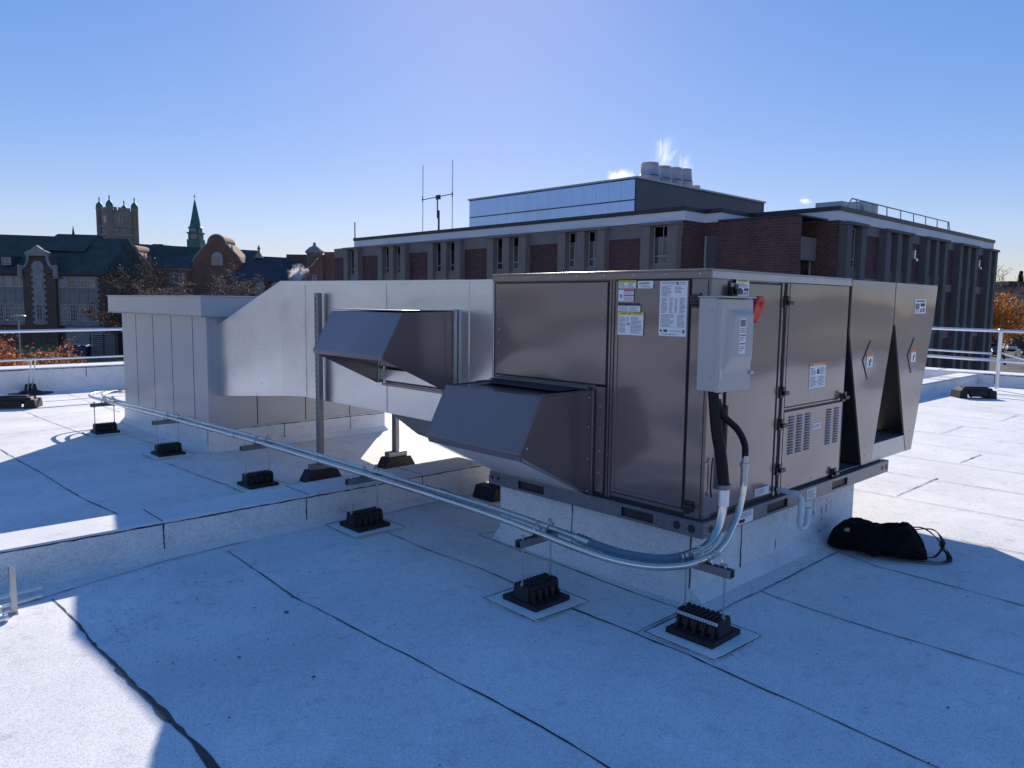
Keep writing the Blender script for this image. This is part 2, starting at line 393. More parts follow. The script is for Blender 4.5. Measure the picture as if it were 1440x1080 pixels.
# ------------------------------------------------------------------ setting
mb = MB(); mb.add([(-3000,-3000,GZ),(3000,-3000,GZ),(3000,3000,GZ),(-3000,3000,GZ)], [(0,1,2,3)])
tag(mb.build('ground', 'ground'), kind='structure')
dd = Vector((math.cos(YAW), math.sin(YAW), 0)); rr_ = Vector((math.sin(YAW), -math.cos(YAW), 0)); C0 = Vector((CAM.x, CAM.y, 0))
def HF(u_, dep, z): return C0+rr_*u_+dd*dep+Vector((0, 0, z))        # street frame turned 45 degrees to the roof
mb = MB(HF); mb.add([(58,75,GZ+.05),(150,75,GZ+.05),(170,175,GZ+.05),(75,175,GZ+.05)], [(0,1,2,3)])
tag(mb.build('parking_lot', 'asphalt'), kind='structure')
mb = MB(HF); n_ = 10
mb.add([(x, y, GZ+.01+1.95*max(0, min(1, (y-62)/45))) for y in (55, 70, 85, 100, 112) for x in (-110, -80, -50, -20)],
       [(4*i+j, 4*i+j+1, 4*i+j+5, 4*i+j+4) for i in range(4) for j in range(3)])
tag(mb.build('lawn', 'grass'), kind='structure')
mb = MB(HF); mb.add([(45,60,GZ+.03),(110,66,GZ+.03),(112,74,GZ+.03),(46,74,GZ+.03)], [(0,1,2,3)])
tag(mb.build('verge', 'grass'), kind='structure')

# roof deck with its seams, stains and spots
SEAMS=[
 (1,[(-1.51,2.63),(-1.54,2.10),(-1.57,1.64),(-1.54,1.12),(-1.52,0.68),(-1.51,0.32),(-1.50,0.01),(-1.50,-0.30),(-1.51,-0.57),(-1.52,-0.91),(-1.5,-2.5)]),
 (1.3,[(-2.56,2.47),(-2.55,2.21),(-2.55,2.00),(-2.56,1.73)]),(2.2,[(-2.56,1.73),(-2.55,1.38)]),
 (3.2,[(-2.55,1.38),(-2.54,1.08),(-2.54,0.81),(-2.53,0.57),(-2.54,0.37),(-2.55,0.11),(-2.56,-1.2)]),
 (1,[(-0.48,2.31),(-0.51,1.79),(-0.49,1.29),(-0.51,0.93)]),
 (1.2,[(-0.53,0.48),(-0.53,0.23),(-0.53,0.04),(-0.53,-0.27),(-0.56,-0.60),(-0.59,-1.07),(-0.63,-1.42),(-0.65,-2.58)]),
 (1,[(0.20,1.74),(-0.03,1.81),(-0.06,1.39),(-0.06,1.01),(-0.09,0.49),(-0.09,0.08)]),
 (.8,[(-0.53,0.04),(-0.33,0.05),(-0.11,0.06)]),
 (1,[(0.00,-0.09),(0.30,-0.09),(0.62,-0.09),(0.94,-0.09),(1.54,-0.09)]),
 (1,[(0.49,-0.08),(0.47,-0.15),(0.44,-0.46),(0.43,-0.77),(0.44,-1.06),(0.44,-1.32),(0.43,-1.52),(.43,-3)]),
 (.9,[(1.54,-0.09),(1.43,-0.39),(1.41,-0.80),(1.38,-1.20),(1.37,-1.46),(1.36,-3)]),
 (1.2,[(-1.91,7.57),(-1.86,5.92),(-1.83,4.75),(-1.77,4.05),(-1.74,3.25)]),
 (1,[(-1.06,10.50),(-1.02,9.05),(-0.96,8.11),(-0.95,7.87)]),(.9,[(-0.06,13.12),(-0.06,11.45),(-0.05,9.69)]),
 (.8,[(-0.63,8.03),(-0.58,7.38),(-0.56,6.76)]),(1.1,[(-0.83,5.78),(-0.80,4.98),(-0.75,4.35)]),
 (.7,[(-0.55,6.43),(-0.47,6.09),(-0.28,5.93),(0.20,6.02)]),
 (1,[(3.46,0.22),(3.98,0.22),(4.51,0.22)]),(1,[(5.52,0.32),(6.21,0.30)]),
 (.9,[(-2.60,2.51),(-2.32,2.60),(-1.88,2.70),(-1.36,2.74),(-0.79,2.76),(-0.62,2.74)]),(.7,[(-0.62,2.74),(-0.18,2.68),(0.26,2.72),(0.85,2.70)]),
 (.9,[(1.16,5.56),(1.16,5.10),(1.15,4.57)]),(.5,[(-0.30,5.88),(0.62,5.88),(2.15,5.9)]),
 (1,[(-4,8.4),(-1.1,8.65),(0,8.7)]),(1,[(-4,9.3),(-.9,9.9),(.6,10.3)]),(.8,[(-3,12.1),(0,12.2),(3,12.3)]),(1,[(-4,2.55),(-2.6,2.5)]),
]
for i, x in enumerate((2.45, 3.4, 4.4, 5.4, 6.4, 7.4, 8.4, 9.4, 10.4, 11.4, 12.4, 13.4)):
    SEAMS.append((1.0, [(x, 2.7), (x+.02, .5), (x-.02, -2), (x, -8)]))
for x in (1.9, 3.0, 4.0, 5.1, 6.1): SEAMS.append((.6, [(x, 3.3), (x, 8), (x, 13)]))
for x, y in ((4.4, -1.2), (5.4, 1.4), (6.4, -.4), (7.4, 1.1), (8.4, -2), (9.4, .9), (10.4, -.5)): SEAMS.append((1.0, [(x, y), (x+1, y)]))
SPOTS=[(-2.10,2.44),(-1.70,1.44),(-1.95,0.71),(-2.08,1.95),(-2.11,1.11),(-1.89,2.18),(-1.86,2.17),(-1.83,2.08),(-1.74,2.06),(-1.68,2.03),(-1.58,1.61),(-2.00,2.42),(-1.98,1.95)]
mb = MB(); mb.box(-14, 15.9, -14, 13.6, GZ+.02, 0)
for i, (wd, pts) in enumerate(SEAMS): ribbon(mb, pts, wd*.0105, .003+.0001*i, 1, i)
rs = random.Random(5)
allsp = [(x, y, rs.uniform(.006, .013)) for x, y in SPOTS]+[(-1.70, 1.44, .016), (-1.95, .71, .011)]
allsp += [(rs.gauss(-2.0, .35), rs.gauss(1.9, .5), rs.uniform(.002, .008)) for _ in range(70)]
allsp += [(rs.gauss(-2.36, .09), rs.gauss(1.75, .16), rs.uniform(.002, .006)) for _ in range(90)]
allsp += [(rs.uniform(-2.4, 4), rs.uniform(-1.7, 0), rs.uniform(.002, .009)) for _ in range(70)]
allsp += [(rs.uniform(-1.5, -.1), rs.uniform(0, 2.6), rs.uniform(.002, .007)) for _ in range(60)]
for x, y, q in allsp:
    k = 7; a0 = rs.uniform(0, 6); el = rs.uniform(.4, 1)
    pts = [(math.cos(a0+j*2*math.pi/k)*q*rs.uniform(.6, 1.2), math.sin(a0+j*2*math.pi/k)*q*el*rs.uniform(.6, 1.2)) for j in range(k)]
    mb.add([(x+a, y+b, .0085) for a, b in pts], [tuple(range(k))], 1)
mb.add([(-.50,-.02,.0022),(-.33,.045,.0022),(-.12,.045,.0022),(-.2,-.04,.0022),(-.4,-.05,.0022)], [(0,1,2,3,4)], 2)
tag(mb.build('roof_deck', ['membrane', 'bitumen', 'cap_sheet']), kind='structure')

def vseam(mb, axis, pos, f, z0, z1, wd=.008, seed=0):
    """dark vertical lap line on a wall; axis 'y': wall facing -Y at y=f; 'x': wall facing -X at x=f"""
    rr = random.Random(seed); k = 8; pts = []
    for i in range(k+1):
        z = z0+(z1-z0)*i/k; o = rr.uniform(-.003, .003); w2 = wd*rr.uniform(.3, .7)
        pts.append((pos+o-w2, pos+o+w2, z))
    vs = []
    for a, b, z in pts: vs += [(a, f, z), (b, f, z)] if axis == 'y' else [(f, a, z), (f, b, z)]
    mb.add(vs, [(2*i, 2*i+1, 2*i+3, 2*i+2) for i in range(k)], 1)
def hseam(mb, axis, a, b, f, z, wd=.007, seed=0):
    rr = random.Random(seed); k = max(2, int(abs(b-a)/.06)); vs = []
    for i in range(k+1):
        p = a+(b-a)*i/k; o = rr.uniform(-.003, .003); w2 = wd*rr.uniform(.25, .75)
        vs += [(p, f, z+o-w2), (p, f, z+o+w2)] if axis == 'y' else [(f, p, z+o-w2), (f, p, z+o+w2)]
    mb.add(vs, [(2*i, 2*i+1, 2*i+3, 2*i+2) for i in range(k)], 1)

# expansion kerb running along X across the roof
mb = MB()
mb.py([(2.74, 0), (2.80, .05), (2.80, .222), (2.81, .23), (3.17, .23), (3.18, .22), (3.18, .05), (3.23, 0)], -13.9, 15.248)
hseam(mb, 'y', -13, 15, 2.7975, .215, .008, 3)
for i in range(-9, 14):
    vseam(mb, 'y', .22+1.035*i+random.uniform(-.03, .03), 2.797, .045, .215, .008, i+30)
    if i < 12: mb.box(.22+1.035*i-.004, .22+1.035*i+.004, 2.81, 3.17, .2302, .2315, 1)
tag(mb.build('roof_kerb', ['membrane', 'bitumen']), 'low white membrane covered kerb crossing the roof behind the unit', 'kerb')
mb = MB()
mb.py([(13.12, 0), (13.18, .05), (13.20, .39), (13.22, .42), (13.6, .44), (13.6, 0)], -13.9, 15.0)
for i in range(-10, 14): vseam(mb, 'y', .42+1.4*i, 13.19, .05, .40, .012, i)
hseam(mb, 'y', -13, 15, 13.195, .395, .012, 8)
tag(mb.build('parapet', ['membrane', 'bitumen']), 'white parapet in shade at the far left edge, before the old hall', 'parapet')
mb = MB()
mb.px([(15.25, 0), (15.3, .05), (15.3, .24), (15.32, .26), (15.9, .27), (15.9, 0)], -13.9, 13.1)
for i in range(-8, 3): vseam(mb, 'x', .4+1.04*i, 15.292, .05, .24, .012, i)
hseam(mb, 'x', -13, 2.7, 15.295, .235, .014, 8)
for i in range(4): mb.box(15.34, 15.88, 3.6+1.5*i, 3.62+1.5*i, .2705, .272, 1)
tag(mb.build('parapet', ['membrane', 'bitumen']), 'white parapet closing the far right roof edge beside the parking lot', 'parapet')

# ------------------------------------------------------------------ curb under the unit
mb = MB()
def curb(mb, x0, x1, y0, y1, z1, cant=.07):
    mb.box(x0, x1, y0, y1, 0, z1)
    for poly, kind in (([(x0-cant, 0), (x0, 0), (x0, cant)], 'x'), ([(x1, 0), (x1+cant, 0), (x1, cant)], 'x')):
        mb.px(poly, y0, y1)
    mb.py([(y0-cant, 0), (y0, 0), (y0, cant)], x0, x1); mb.py([(y1, 0), (y1+cant, 0), (y1, cant)], x0, x1)
curb(mb, .06, 2.22, .10, 1.68, .383)
for y in (1.0,): vseam(mb, 'x', y, .057, .06, .38, .007, 4)
vseam(mb, 'x', .112, .0565, .05, .38, .008, 6)
for x in (.585,): vseam(mb, 'y', x, .097, .05, .38, .010, 5)
for x, z0, z1 in ((1.02, .08, .17), (1.0, .02, .05), (1.55, .2, .33), (1.68, .1, .3), (1.75, .13, .3), (1.83, .2, .34), (1.66, .03, .08)):
    for k in range(5):
        zz = z0+(z1-z0)*random.random(); q = random.uniform(.003, .009)
        mb.add([(x-q*.6, .0965, zz-q*1.6), (x+q*.6, .0965, zz-q*1.2), (x+q*.5, .0965, zz+q*1.8), (x-q*.4, .0965, zz+q*1.4)], [(0,1,2,3)], 1)
tag(mb.build('roof_curb', ['membrane', 'bitumen']), 'white membrane wrapped curb carrying the brown rooftop unit', 'curb')

# ------------------------------------------------------------------ the rooftop unit
U = empty('rooftop_unit', (.03, .03, .385), 'large brown packaged rooftop air handling unit with sloped hood, standing on the white curb', 'air conditioner')
X1, Y1, ZB, ZT = 1.80, 1.74, .475, 1.845
mb = MB(); mb.box(.045, X1, .045, Y1, ZB, ZT-.012)
mb.build('cabinet', 'unit', U, .006)
# folded top rim with its screws
mb = MB(); mb.box(.030, X1+.004, .030, Y1+.012, ZT-.012, ZT)
mb.box(.030, .0445, .030, Y1+.012, ZT-.05, ZT-.0122); mb.box(.0447, X1+.004, .030, .0445, ZT-.05, ZT-.0122, 1)
for i in range(8): mb.screw((.030, .10+i*.22, ZT-.027), (-1, 0, 0), .007, 2)
for i in range(8): mb.screw((.10+i*.23, .030, ZT-.027), (0, -1, 0), .007, 2)
mb.build('top_rim', ['unit', 'galv', 'screw'], U, .002)
def panel_x(y0, y1, z0, z1, name='panel', proud=.012, screws=0, gasket=True, recess=False):
    """panel on the face looking along -X"""
    mb = MB()
    if gasket: mb.box(.0435, .046, y0-.012, y1+.012, z0-.012, z1+.012, 1)
    mb.box(.045-proud, .0432, y0, y1, z0, z1)
    if recess:   # raised lip around the door
        f = .045-proud
        for a, b, c, e in ((y0, y1, z0, z0+.02), (y0, y1, z1-.02, z1), (y0, y0+.02, z0+.0202, z1-.0202), (y1-.02, y1, z0+.0202, z1-.0202)):
            mb.box(f-.005, f-.0002, a, b, c, e)
    for i in range(screws):
        for yy in (y0+.03, y1-.03): mb.screw((.045-proud, yy, z0+.12+(z1-z0-.24)*i/max(1, screws-1)), (-1, 0, 0), .006, 2)
    return mb.build(name, ['unit', 'unit_dark', 'screw'], U, .003)
panel_x(.735, 1.715, 1.165, 1.78, 'panel', screws=5)
panel_x(.735, .80, .50, 1.15, 'panel', screws=4)
panel_x(.165, .665, .525, 1.785, 'access_door', recess=True)
mb = MB()                                        # corner posts and mullion strips
mb.box(.0365, .0445, .683, .718, .48, 1.79); mb.box(.034, .0362, .697, .704, .48, 1.79, 1)
for i in range(12): mb.screw((.0365, .709, .52+i*.11), (-1, 0, 0), .0045, 2)
mb.box(.034, .0445, .052, .148, .48, 1.79)
mb.box(.0445, .12, .034, .0445, .48, 1.79)
for z in (1.70, 1.6, 1.45, 1.3): mb.box(.0325, .0338, .085, .098, z, z+.018, 1)
mb.build('corner_post', ['unit', 'unit_dark', 'screw'], U, .002)
def latch(p, axis):
    mb = MB(); x, y, z = p
    if axis == 'x':
        mb.box(x-.016, x, y-.03, y+.03, z-.028, z+.028); mb.box(x-.03, x-.0162, y-.045, y+.012, z-.012, z+.012); mb.box(x-.024, x-.0162, y-.018, y+.018, z-.042, z-.0282)
    else:
        mb.box(x-.03, x+.03, y-.016, y, z-.028, z+.028); mb.box(x-.012, x+.05, y-.034, y-.0162, z-.012, z+.012); mb.box(x-.018, x+.018, y-.026, y-.0162, z+.0122, z+.042)
    mb.build('latch', 'black', U, .003)
latch((.033, .12, .545), 'x'); latch((.033, .12, 1.68), 'x')
for z in (1.67, 1.12, .92, .64): latch((.865, .033, z), 'y')
latch((1.735, .025, 1.03), 'y'); latch((1.66, .033, .505), 'y'); latch((.25, .030, 1.725), 'y')
def panel_y(x0, x1, z0, z1, name='panel', proud=.012, louvers=(), screws=True):
    mb = MB()
    mb.box(x0-.013, x1+.013, .0435, .046, z0-.013, z1+.013, 1)
    mb.box(x0, x1, .045-proud, .0432, z0, z1)
    for cx in louvers:
        for k in range(14):
            z = .72+k*.0178
            mb.box(cx-.032, cx+.032, .045-proud-.0015, .045-proud-.0003, z, z+.0125, 1)
            mb.py([(.045-proud-.0016, z+.0115), (.045-proud-.010, z+.003), (.045-proud-.010, z+.001), (.045-proud-.0016, z+.009)], cx-.033, cx+.033)
    if screws:
        for xx in (x0+.1, (x0+x1)/2, x1-.1): mb.screw((xx, .045-proud, z0+.025), (0, -1, 0), .006, 2)
    return mb.build(name, ['unit', 'unit_dark', 'screw'], U, .003)
panel_y(.235, .80, .505, 1.775, 'access_door')
panel_y(.925, 1.775, 1.03, 1.79, 'access_door')
panel_y(.925, 1.76, .495, .995, 'louvered_panel', louvers=(1.02, 1.13, 1.245, 1.555, 1.675))
mb = MB()                                        # mullion with hinge knuckles
mb.box(.818, .84, .030, .0445, .48, 1.79); mb.box(.885, .91, .030, .0445, .48, 1.79); mb.box(.842, .883, .040, .0445, .48, 1.79, 1)
for z in (1.6, 1.2, .85, .58): mb.tube([(.86, .034, z), (.86, .034, z+.14)], .008, 8, 1)
mb.build('mullion', ['unit', 'unit_dark'], U, .002)
mb = MB(); mb.box(.05, X1, .0425, .0448, .4768, .4935); mb.box(.0425, .0448, .05, Y1-.01, .4768, .4935); mb.build('bottom_shade_strip', 'unit_dark', U)  # dark strip paints the shadow gap between cabinet and base rail
# condenser end: V shaped coil panels
def coil_panel(poly, y0, y1, name):
    mb = MB(); mb.px(poly, y0, y1)
    return mb, name
mb = MB(); mb.px([(1.815, 1.838), (2.60, 1.838), (2.60, 1.52), (2.335, .487), (2.155, .487), (1.815, 1.47)], .030, .045)
mb.screw((2.2, .030, .56), (0, -1, 0), .007, 1); mb.screw((2.2, .030, .62), (0, -1, 0), .007, 1)
for z in (1.78, 1.7, 1.6): mb.screw((2.55, .030, z), (0, -1, 0), .006, 1)
mb.build('coil_panel', ['unit', 'screw'], U, .003)
mb = MB(); mb.px([(2.612, 1.838), (3.53, 1.838), (3.53, 1.80), (3.47, 1.5), (3.155, .487), (3.035, .487), (2.64, 1.52), (2.612, 1.52)], .030, .045)
for z in (.56, .64): mb.screw((3.1, .030, z), (0, -1, 0), .007, 1)
for z in (1.78, 1.7): mb.screw((2.66, .030, z), (0, -1, 0), .006, 1)
mb.build('coil_panel', ['unit', 'screw'], U, .003)
mb = MB()
for poly in ([(1.815, 1.45), (1.83, 1.45), (2.17, .50), (2.155, .50)], [(2.61, 1.5), (2.595, 1.5), (2.32, .50), (2.335, .50)],
             [(2.62, 1.5), (2.635, 1.5), (3.04, .64), (3.025, .64)], [(3.50, 1.8), (3.46, 1.8), (3.12, .50), (3.15, .50)]):
    mb.px(poly, .046, 1.72)
mb.box(1.81, 3.53, .046, 1.73, 1.80, 1.838)
mb.box(1.802, 1.812, .046, 1.72, .475, 1.79)
mb.px([(1.815, 1.47), (2.155, .487), (2.335, .487), (2.60, 1.52), (2.64, 1.52), (3.035, .487), (3.155, .487), (3.47, 1.5), (3.53, 1.8), (1.815, 1.8)], 1.725, 1.74)
mb.build('condenser_coil', 'unit_dark', U)
mb = MB(); mb.box(2.34, 3.034, .034, .06, .487, .625); mb.box(2.34, 3.034, .06, .24, .60, .625)
mb.box(1.83, 2.15, .2, .24, .487, .60); mb.box(1.83, 2.3, .06, 1.7, .476, .486)
mb.box(2.34, 3.034, 1.70, 1.724, .487, .625)
mb.build('cross_beam', 'galv', U, .003)
# base rail with fork pockets
mb = MB()
def railseg(mb, a, b, fn, z0, z1, m=0):
    p = fn(a, b); mb.box(*p, z0, z1, m)
zr0, zr1 = .386, .474
fx = lambda a, b: (0, .006, a, b)
fy = lambda a, b: (a, b, 0, .006)
for fn, segs, slots, ends in ((fx, [(.0, .33), (.56, 1.20), (1.44, 1.73)], [(.33, .56), (1.20, 1.44)], (0, 1.73)),
                              (fy, [(.0061, .70), (.96, 1.60), (1.85, 2.60)], [(.70, .96), (1.60, 1.85)], (.0061, 2.60))):
    for a, b in segs: railseg(mb, a, b, fn, zr0, zr1)
    for a, b in slots:
        railseg(mb, a, b, fn, zr0, zr0+.016); railseg(mb, a, b, fn, zr1-.018, zr1)
mb.box(0, .05, 0, 1.73, .4742, .4765); mb.box(.0502, 2.60, 0, .05, .4742, .4765)
mb.box(.014, 2.59, .014, 1.72, .3885, .4738, 1)  # dark filler block stands in for the shade inside the fork pockets
for y in (.075, .17): mb.tube([(-.0012, y, .43), (.0015, y, .43)], .024, 16, 1)
for x in (.075,): mb.tube([(x, -.0012, .43), (x, .0015, .43)], .022, 16, 1)
for y in (1.64, 1.70): mb.tube([(-.0012, y, .435), (.0015, y, .435)], .014, 12, 1)
for x in (2.48, 2.555): mb.tube([(x, -.0012, .43), (x, .0015, .43)], .02, 12, 1)
mb.box(.02, .03, -.001, -.0002, .40, .41, 1); mb.box(.02, .03, -.001, -.0002, .44, .45, 1)
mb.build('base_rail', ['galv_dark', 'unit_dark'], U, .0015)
# outdoor air hood: sloped plate, two cheeks, mesh screen underneath
HP = [(.043, 1.125), (-.42, 1.115), (-.585, .80), (-.575, .785), (.030, .468), (.043, .468)]
H = None
mb = MB()
for y0, y1 in ((.83, .838), (1.692, 1.70)): mb.px(HP, y0, y1)
mb.px([(-.42, 1.115), (-.412, 1.108), (-.575, .795), (-.585, .80)], .8382, 1.6918)
mb.px([(-.585, .80), (-.575, .795), (-.553, .755), (-.566, .755)], .8382, 1.6918)
mb.px([(.043, 1.106), (-.411, 1.097), (-.411, 1.107), (.043, 1.117)], .8382, 1.6918)
mb.box(-.39, .03, .8382, .85, 1.117, 1.127); mb.box(.0, .03, .8502, 1.70, 1.118, 1.145)
for z in (.5, .7, .9, 1.08): mb.screw((.0, .828, z), (0, -1, 0), .007, 1)
mb.screw((-.53, .829, .83), (0, -1, 0), .008, 1)
for y0 in (.812,): mb.box(.018, .042, y0, .8298, .47, 1.125)
hood = mb.build('intake_hood', ['unit', 'screw'], U, .003)
hood['label'] = 'lower sloped intake hood with wire screen on the unit side'
mb = MB()
a, b = Vector((-.560, 0, .765)), Vector((.018, 0, .478)); t = (b-a).normalized(); n_ = Vector((-t.z, 0, t.x))*-1
mb.px([(a.x, a.z), (b.x, b.z), (b.x+.01, b.z+.02), (a.x+.01, a.z+.02)], .85, 1.68, 1)
for i in range(46):        # crimped wires
    y = .86+i*.0178; p, q = a+n_*-.004, b+n_*-.004
    mb.add([(a.x-.004, y, a.z-.006), (a.x-.004, y+.008, a.z-.006), (b.x-.004, y+.008, b.z-.006), (b.x-.004, y, b.z-.006)], [(0, 1, 2, 3)], 0)
for i in range(34):
    p = a+(b-a)*(i/34); q = a+(b-a)*(i/34+.013)
    mb.add([(p.x-.006, .85, p.z-.009), (q.x-.006, .85, q.z-.009), (q.x-.006, 1.68, q.z-.009), (p.x-.006, 1.68, p.z-.009)], [(0, 1, 2, 3)], 0)
mb.build('mesh_screen', ['screen', 'screenback'], hood)
mb = MB()
mb.box(-.02, .02, .86, 1.72, 1.1275, 1.134); 
mb.box(-.20, -.02, .90, 1.66, 1.1275, 1.1305)
mb.build('hood_gasket', 'unit_dark', hood)
# stickers, left face (looking along -X): u runs towards -Y on screen right
ux, vz = (0, -1, 0), (0, 0, 1)
def SX(y0, z0, wd, h, items, **k): return sticker(U, (.0278 if True else 0, y0, z0), ux, vz, wd, h, items, **k)
SX(.645, 1.743, .125, .046, [('bar', 0, .72, 1, 1, 3), ('text', .05, .76, .40, .95, 'CAUTION', 2), ('text', .5, .76, .95, .95, 'ATTENTION', 2), ('lines', .05, .06, .46, .68, 5), ('lines', .53, .06, .95, .68, 5)])
SX(.505, 1.742, .105, .042, [('tri', .08, .52, .2, .85, 2), ('text', .24, .54, .8, .84, 'WARNING', 2), ('lines', .2, .1, .9, .45, 3)])
SX(.645, 1.667, .11, .068, [('bar', .35, .88, 1, .98, 5), ('bar', .35, .47, 1, .57, 5), ('bar', .13, .28, .22, .38, 2), ('bar', .1, .42, .25, .6, 1), ('lines', .36, .6, .96, .86, 3), ('lines', .36, .06, .96, .42, 4)])
SX(.645, 1.609, .16, .048, [('bar', 0, .70, 1, 1, 2), ('text', .06, .76, .44, .94, 'INSTALLATION', 1), ('text', .52, .76, .94, .94, 'INSTALLATION', 1), ('lines', .05, .08, .47, .62, 4), ('lines', .53, .08, .95, .62, 4)])
SX(.645, 1.473, .185, .132, [('bar', 0, .88, 1, 1, 3), ('text', .11, .905, .34, .975, 'CAUTION', 2), ('text', .63, .905, .92, .975, 'ATTENTION', 2), ('tri', .43, .90, .51, .985, 2),
   ('lines', .04, .08, .32, .82, 13), ('lines', .36, .42, .44, .8, 6), ('lines', .52, .08, .95, .82, 13), ('bar', .40, .44, .48, .52, 1)])
SX(.352, 1.478, .18, .303, [('lines', .06, .94, .6, .985, 2), ('bar', .6, .93, .68, .985, 1), ('lines', .72, .93, .95, .985, 2), ('lines', .06, .72, .45, .92, 9), ('lines', .55, .78, .9, .9, 5),
   ('lines', .06, .42, .3, .70, 12), ('lines', .36, .42, .5, .70, 12), ('lines', .56, .42, .66, .70, 12), ('lines', .74, .42, .95, .70, 12), ('lines', .06, .16, .6, .40, 11), ('lines', .66, .16, .95, .40, 11),
   ('bar', .05, .075, .12, .115, 2), ('bar', .18, .075, .32, .115, 2), ('bar', .86, .06, .95, .12, 1), ('lines', .4, .08, .8, .11, 1), ('lines', .1, .02, .95, .05, 1)], label='tall white rating plate with columns of fine print')
uy = (1, 0, 0)
def SY(x0, z0, wd, h, items, y=.0318, **k): return sticker(U, (x0, y, z0), uy, vz, wd, h, items, **k)
SY(.285, 1.705, .14, .092, [('bar', 0, .84, 1, 1, 3), ('text', .1, .87, .9, .97, 'WARNING', 2), ('lines', .05, .5, .95, .8, 4), ('bar', .06, .32, .42, .46, 2), ('bar', .62, .32, .95, .46, 2), ('lines', .05, .05, .42, .28, 3), ('lines', .62, .05, .95, .28, 3), ('bar', .5, .05, .54, .4, 1)])
SY(1.235, 1.122, .235, .165, [('bar', 0, .88, 1, 1, 4), ('text', .2, .9, .8, .98, 'WARNING', 0), ('bar', .46, .55, .58, .75, 2), ('lines', .06, .52, .4, .82, 5), ('lines', .62, .52, .95, .82, 5), ('lines', .06, .06, .46, .46, 7), ('lines', .54, .06, .95, .46, 7)])
SY(1.32, .845, .12, .04, [('lines', .1, .2, .9, .8, 2)])
SY(2.13, 1.215, .11, .10, [('bar', 0, .78, 1, 1, 4), ('bar', .42, .1, .62, .5, 2), ('bar', .55, .4, .75, .62, 2)], y=.0288)
SY(3.01, 1.215, .105, .10, [('bar', 0, .78, 1, 1, 4), ('bar', .42, .1, .62, .5, 2), ('bar', .55, .4, .75, .62, 2)], y=.0288)
SY(3.02, 1.605, .25, .115, [('bar', .1, .8, .9, .93, 1), ('bar', .05, .3, .4, .7, 1), ('bar', .5, .5, .9, .72, 2), ('bar', .5, .1, .62, .35, 2), ('lines', .05, .05, .45, .28, 2), ('bar', .7, .1, .9, .4, 1)], y=.0288)
SY(.60, .515, .17, .045, [('lines', .05, .1, .95, .9, 3)])
SY(.36, .393, .17, .072, [('lines', .05, .5, .95, .92, 3), ('bar', .08, .12, .45, .4, 2)], y=-.0004)
SY(1.22, .393, .135, .070, [('lines', .08, .1, .92, .9, 6)], y=-.0004)
# little arrows pressed into the coil panels
for x0 in (2.06, 2.93):
    mb = MB()
    for p, q in (((x0+.12, 1.41), (x0, 1.27)), ((x0, 1.27), (x0+.10, 1.13))):
        mb.tube([(p[0], .0285, p[1]), (q[0], .0285, q[1])], .004, 6)
    mb.build('pressed_arrow', 'unit_dark', U)
mb = MB(); mb.tube(bez([(.10, .020, .60), (.085, .018, .66), (.085, .016, .76), (.10, .02, .82)]), .005, 6)
mb.tube([(.215, .020, 1.10), (.215, .020, .62)], .014, 8)
mb.box(.035, .075, .026, .033, .64, .80, 1)
mb.build('cable', ['black', 'unit'], U)

# ------------------------------------------------------------------ disconnect switch on the unit corner
D = empty('disconnect_switch', (.085, .03, 1.2), 'grey electrical disconnect box with red lever hung on the unit corner', 'switch box')
mb = MB(); mb.box(-.072, .238, -.075, .032, 1.205, 1.69)
mb.box(-.082, .255, -.115, .036, 1.6905, 1.699)
mb.screw((-.072, -.045, 1.62), (-1, 0, 0), .008); mb.screw((-.072, -.045, 1.28), (-1, 0, 0), .008)
mb.build('enclosure', 'box', D, .004)
mb = MB(); mb.box(-.076, .242, -.102, -.0755, 1.202, 1.683)
mb.add([(.0, -.1022, 1.63), (.225, -.1022, 1.63), (.225, -.1022, 1.30), (-.045, -.1022, 1.30),
        (.03, -.122, 1.60), (.218, -.122, 1.60), (.218, -.122, 1.38), (.0, -.122, 1.38)],
       [(4, 5, 6, 7), (0, 1, 5, 4), (1, 2, 6, 5), (2, 3, 7, 6), (3, 0, 4, 7)])
cov = mb.build('cover', 'box', D, .003)
mb = MB()
for z in (1.58, 1.27):
    mb = MB(); mb.box(-.074, -.058, -.109, -.1025, z, z+.06)
    mb.build('hinge', 'galv', D)
mb = MB(); mb.box(.222, .25, -.115, -.1025, 1.285, 1.30); mb.build('hasp', 'galv', D)
mb = MB(); mb.px([(.252, 1.42), (.268, 1.42), (.325, 1.56), (.29, 1.60), (.252, 1.58)], -.06, -.0455, 1)
A = (.285, 1.585); B = (.355, 1.685); mb2 = MB()
mb.px([(.275, 1.585), (.325, 1.555), (.402, 1.64), (.408, 1.68), (.38, 1.706), (.335, 1.702), (.272, 1.62)], -.085, -.045)
mb.screw((.355, -.086, 1.66), (0, -1, 0), .018, 0)
mb.box(.243, .262, -.065, -.03, 1.42, 1.60, 1)
mb.build('lever', ['red', 'box'], D, .008)
sticker(D, (.075, -.1222, 1.40), uy, vz, .062, .185, [('bar', .1, .77, .9, .96, 1), ('lines', .1, .58, .9, .74, 3), ('bar', .05, .50, .95, .54, 5), ('lines', .1, .36, .9, .48, 2), ('bar', .05, .26, .95, .30, 5), ('lines', .1, .06, .9, .22, 3)])

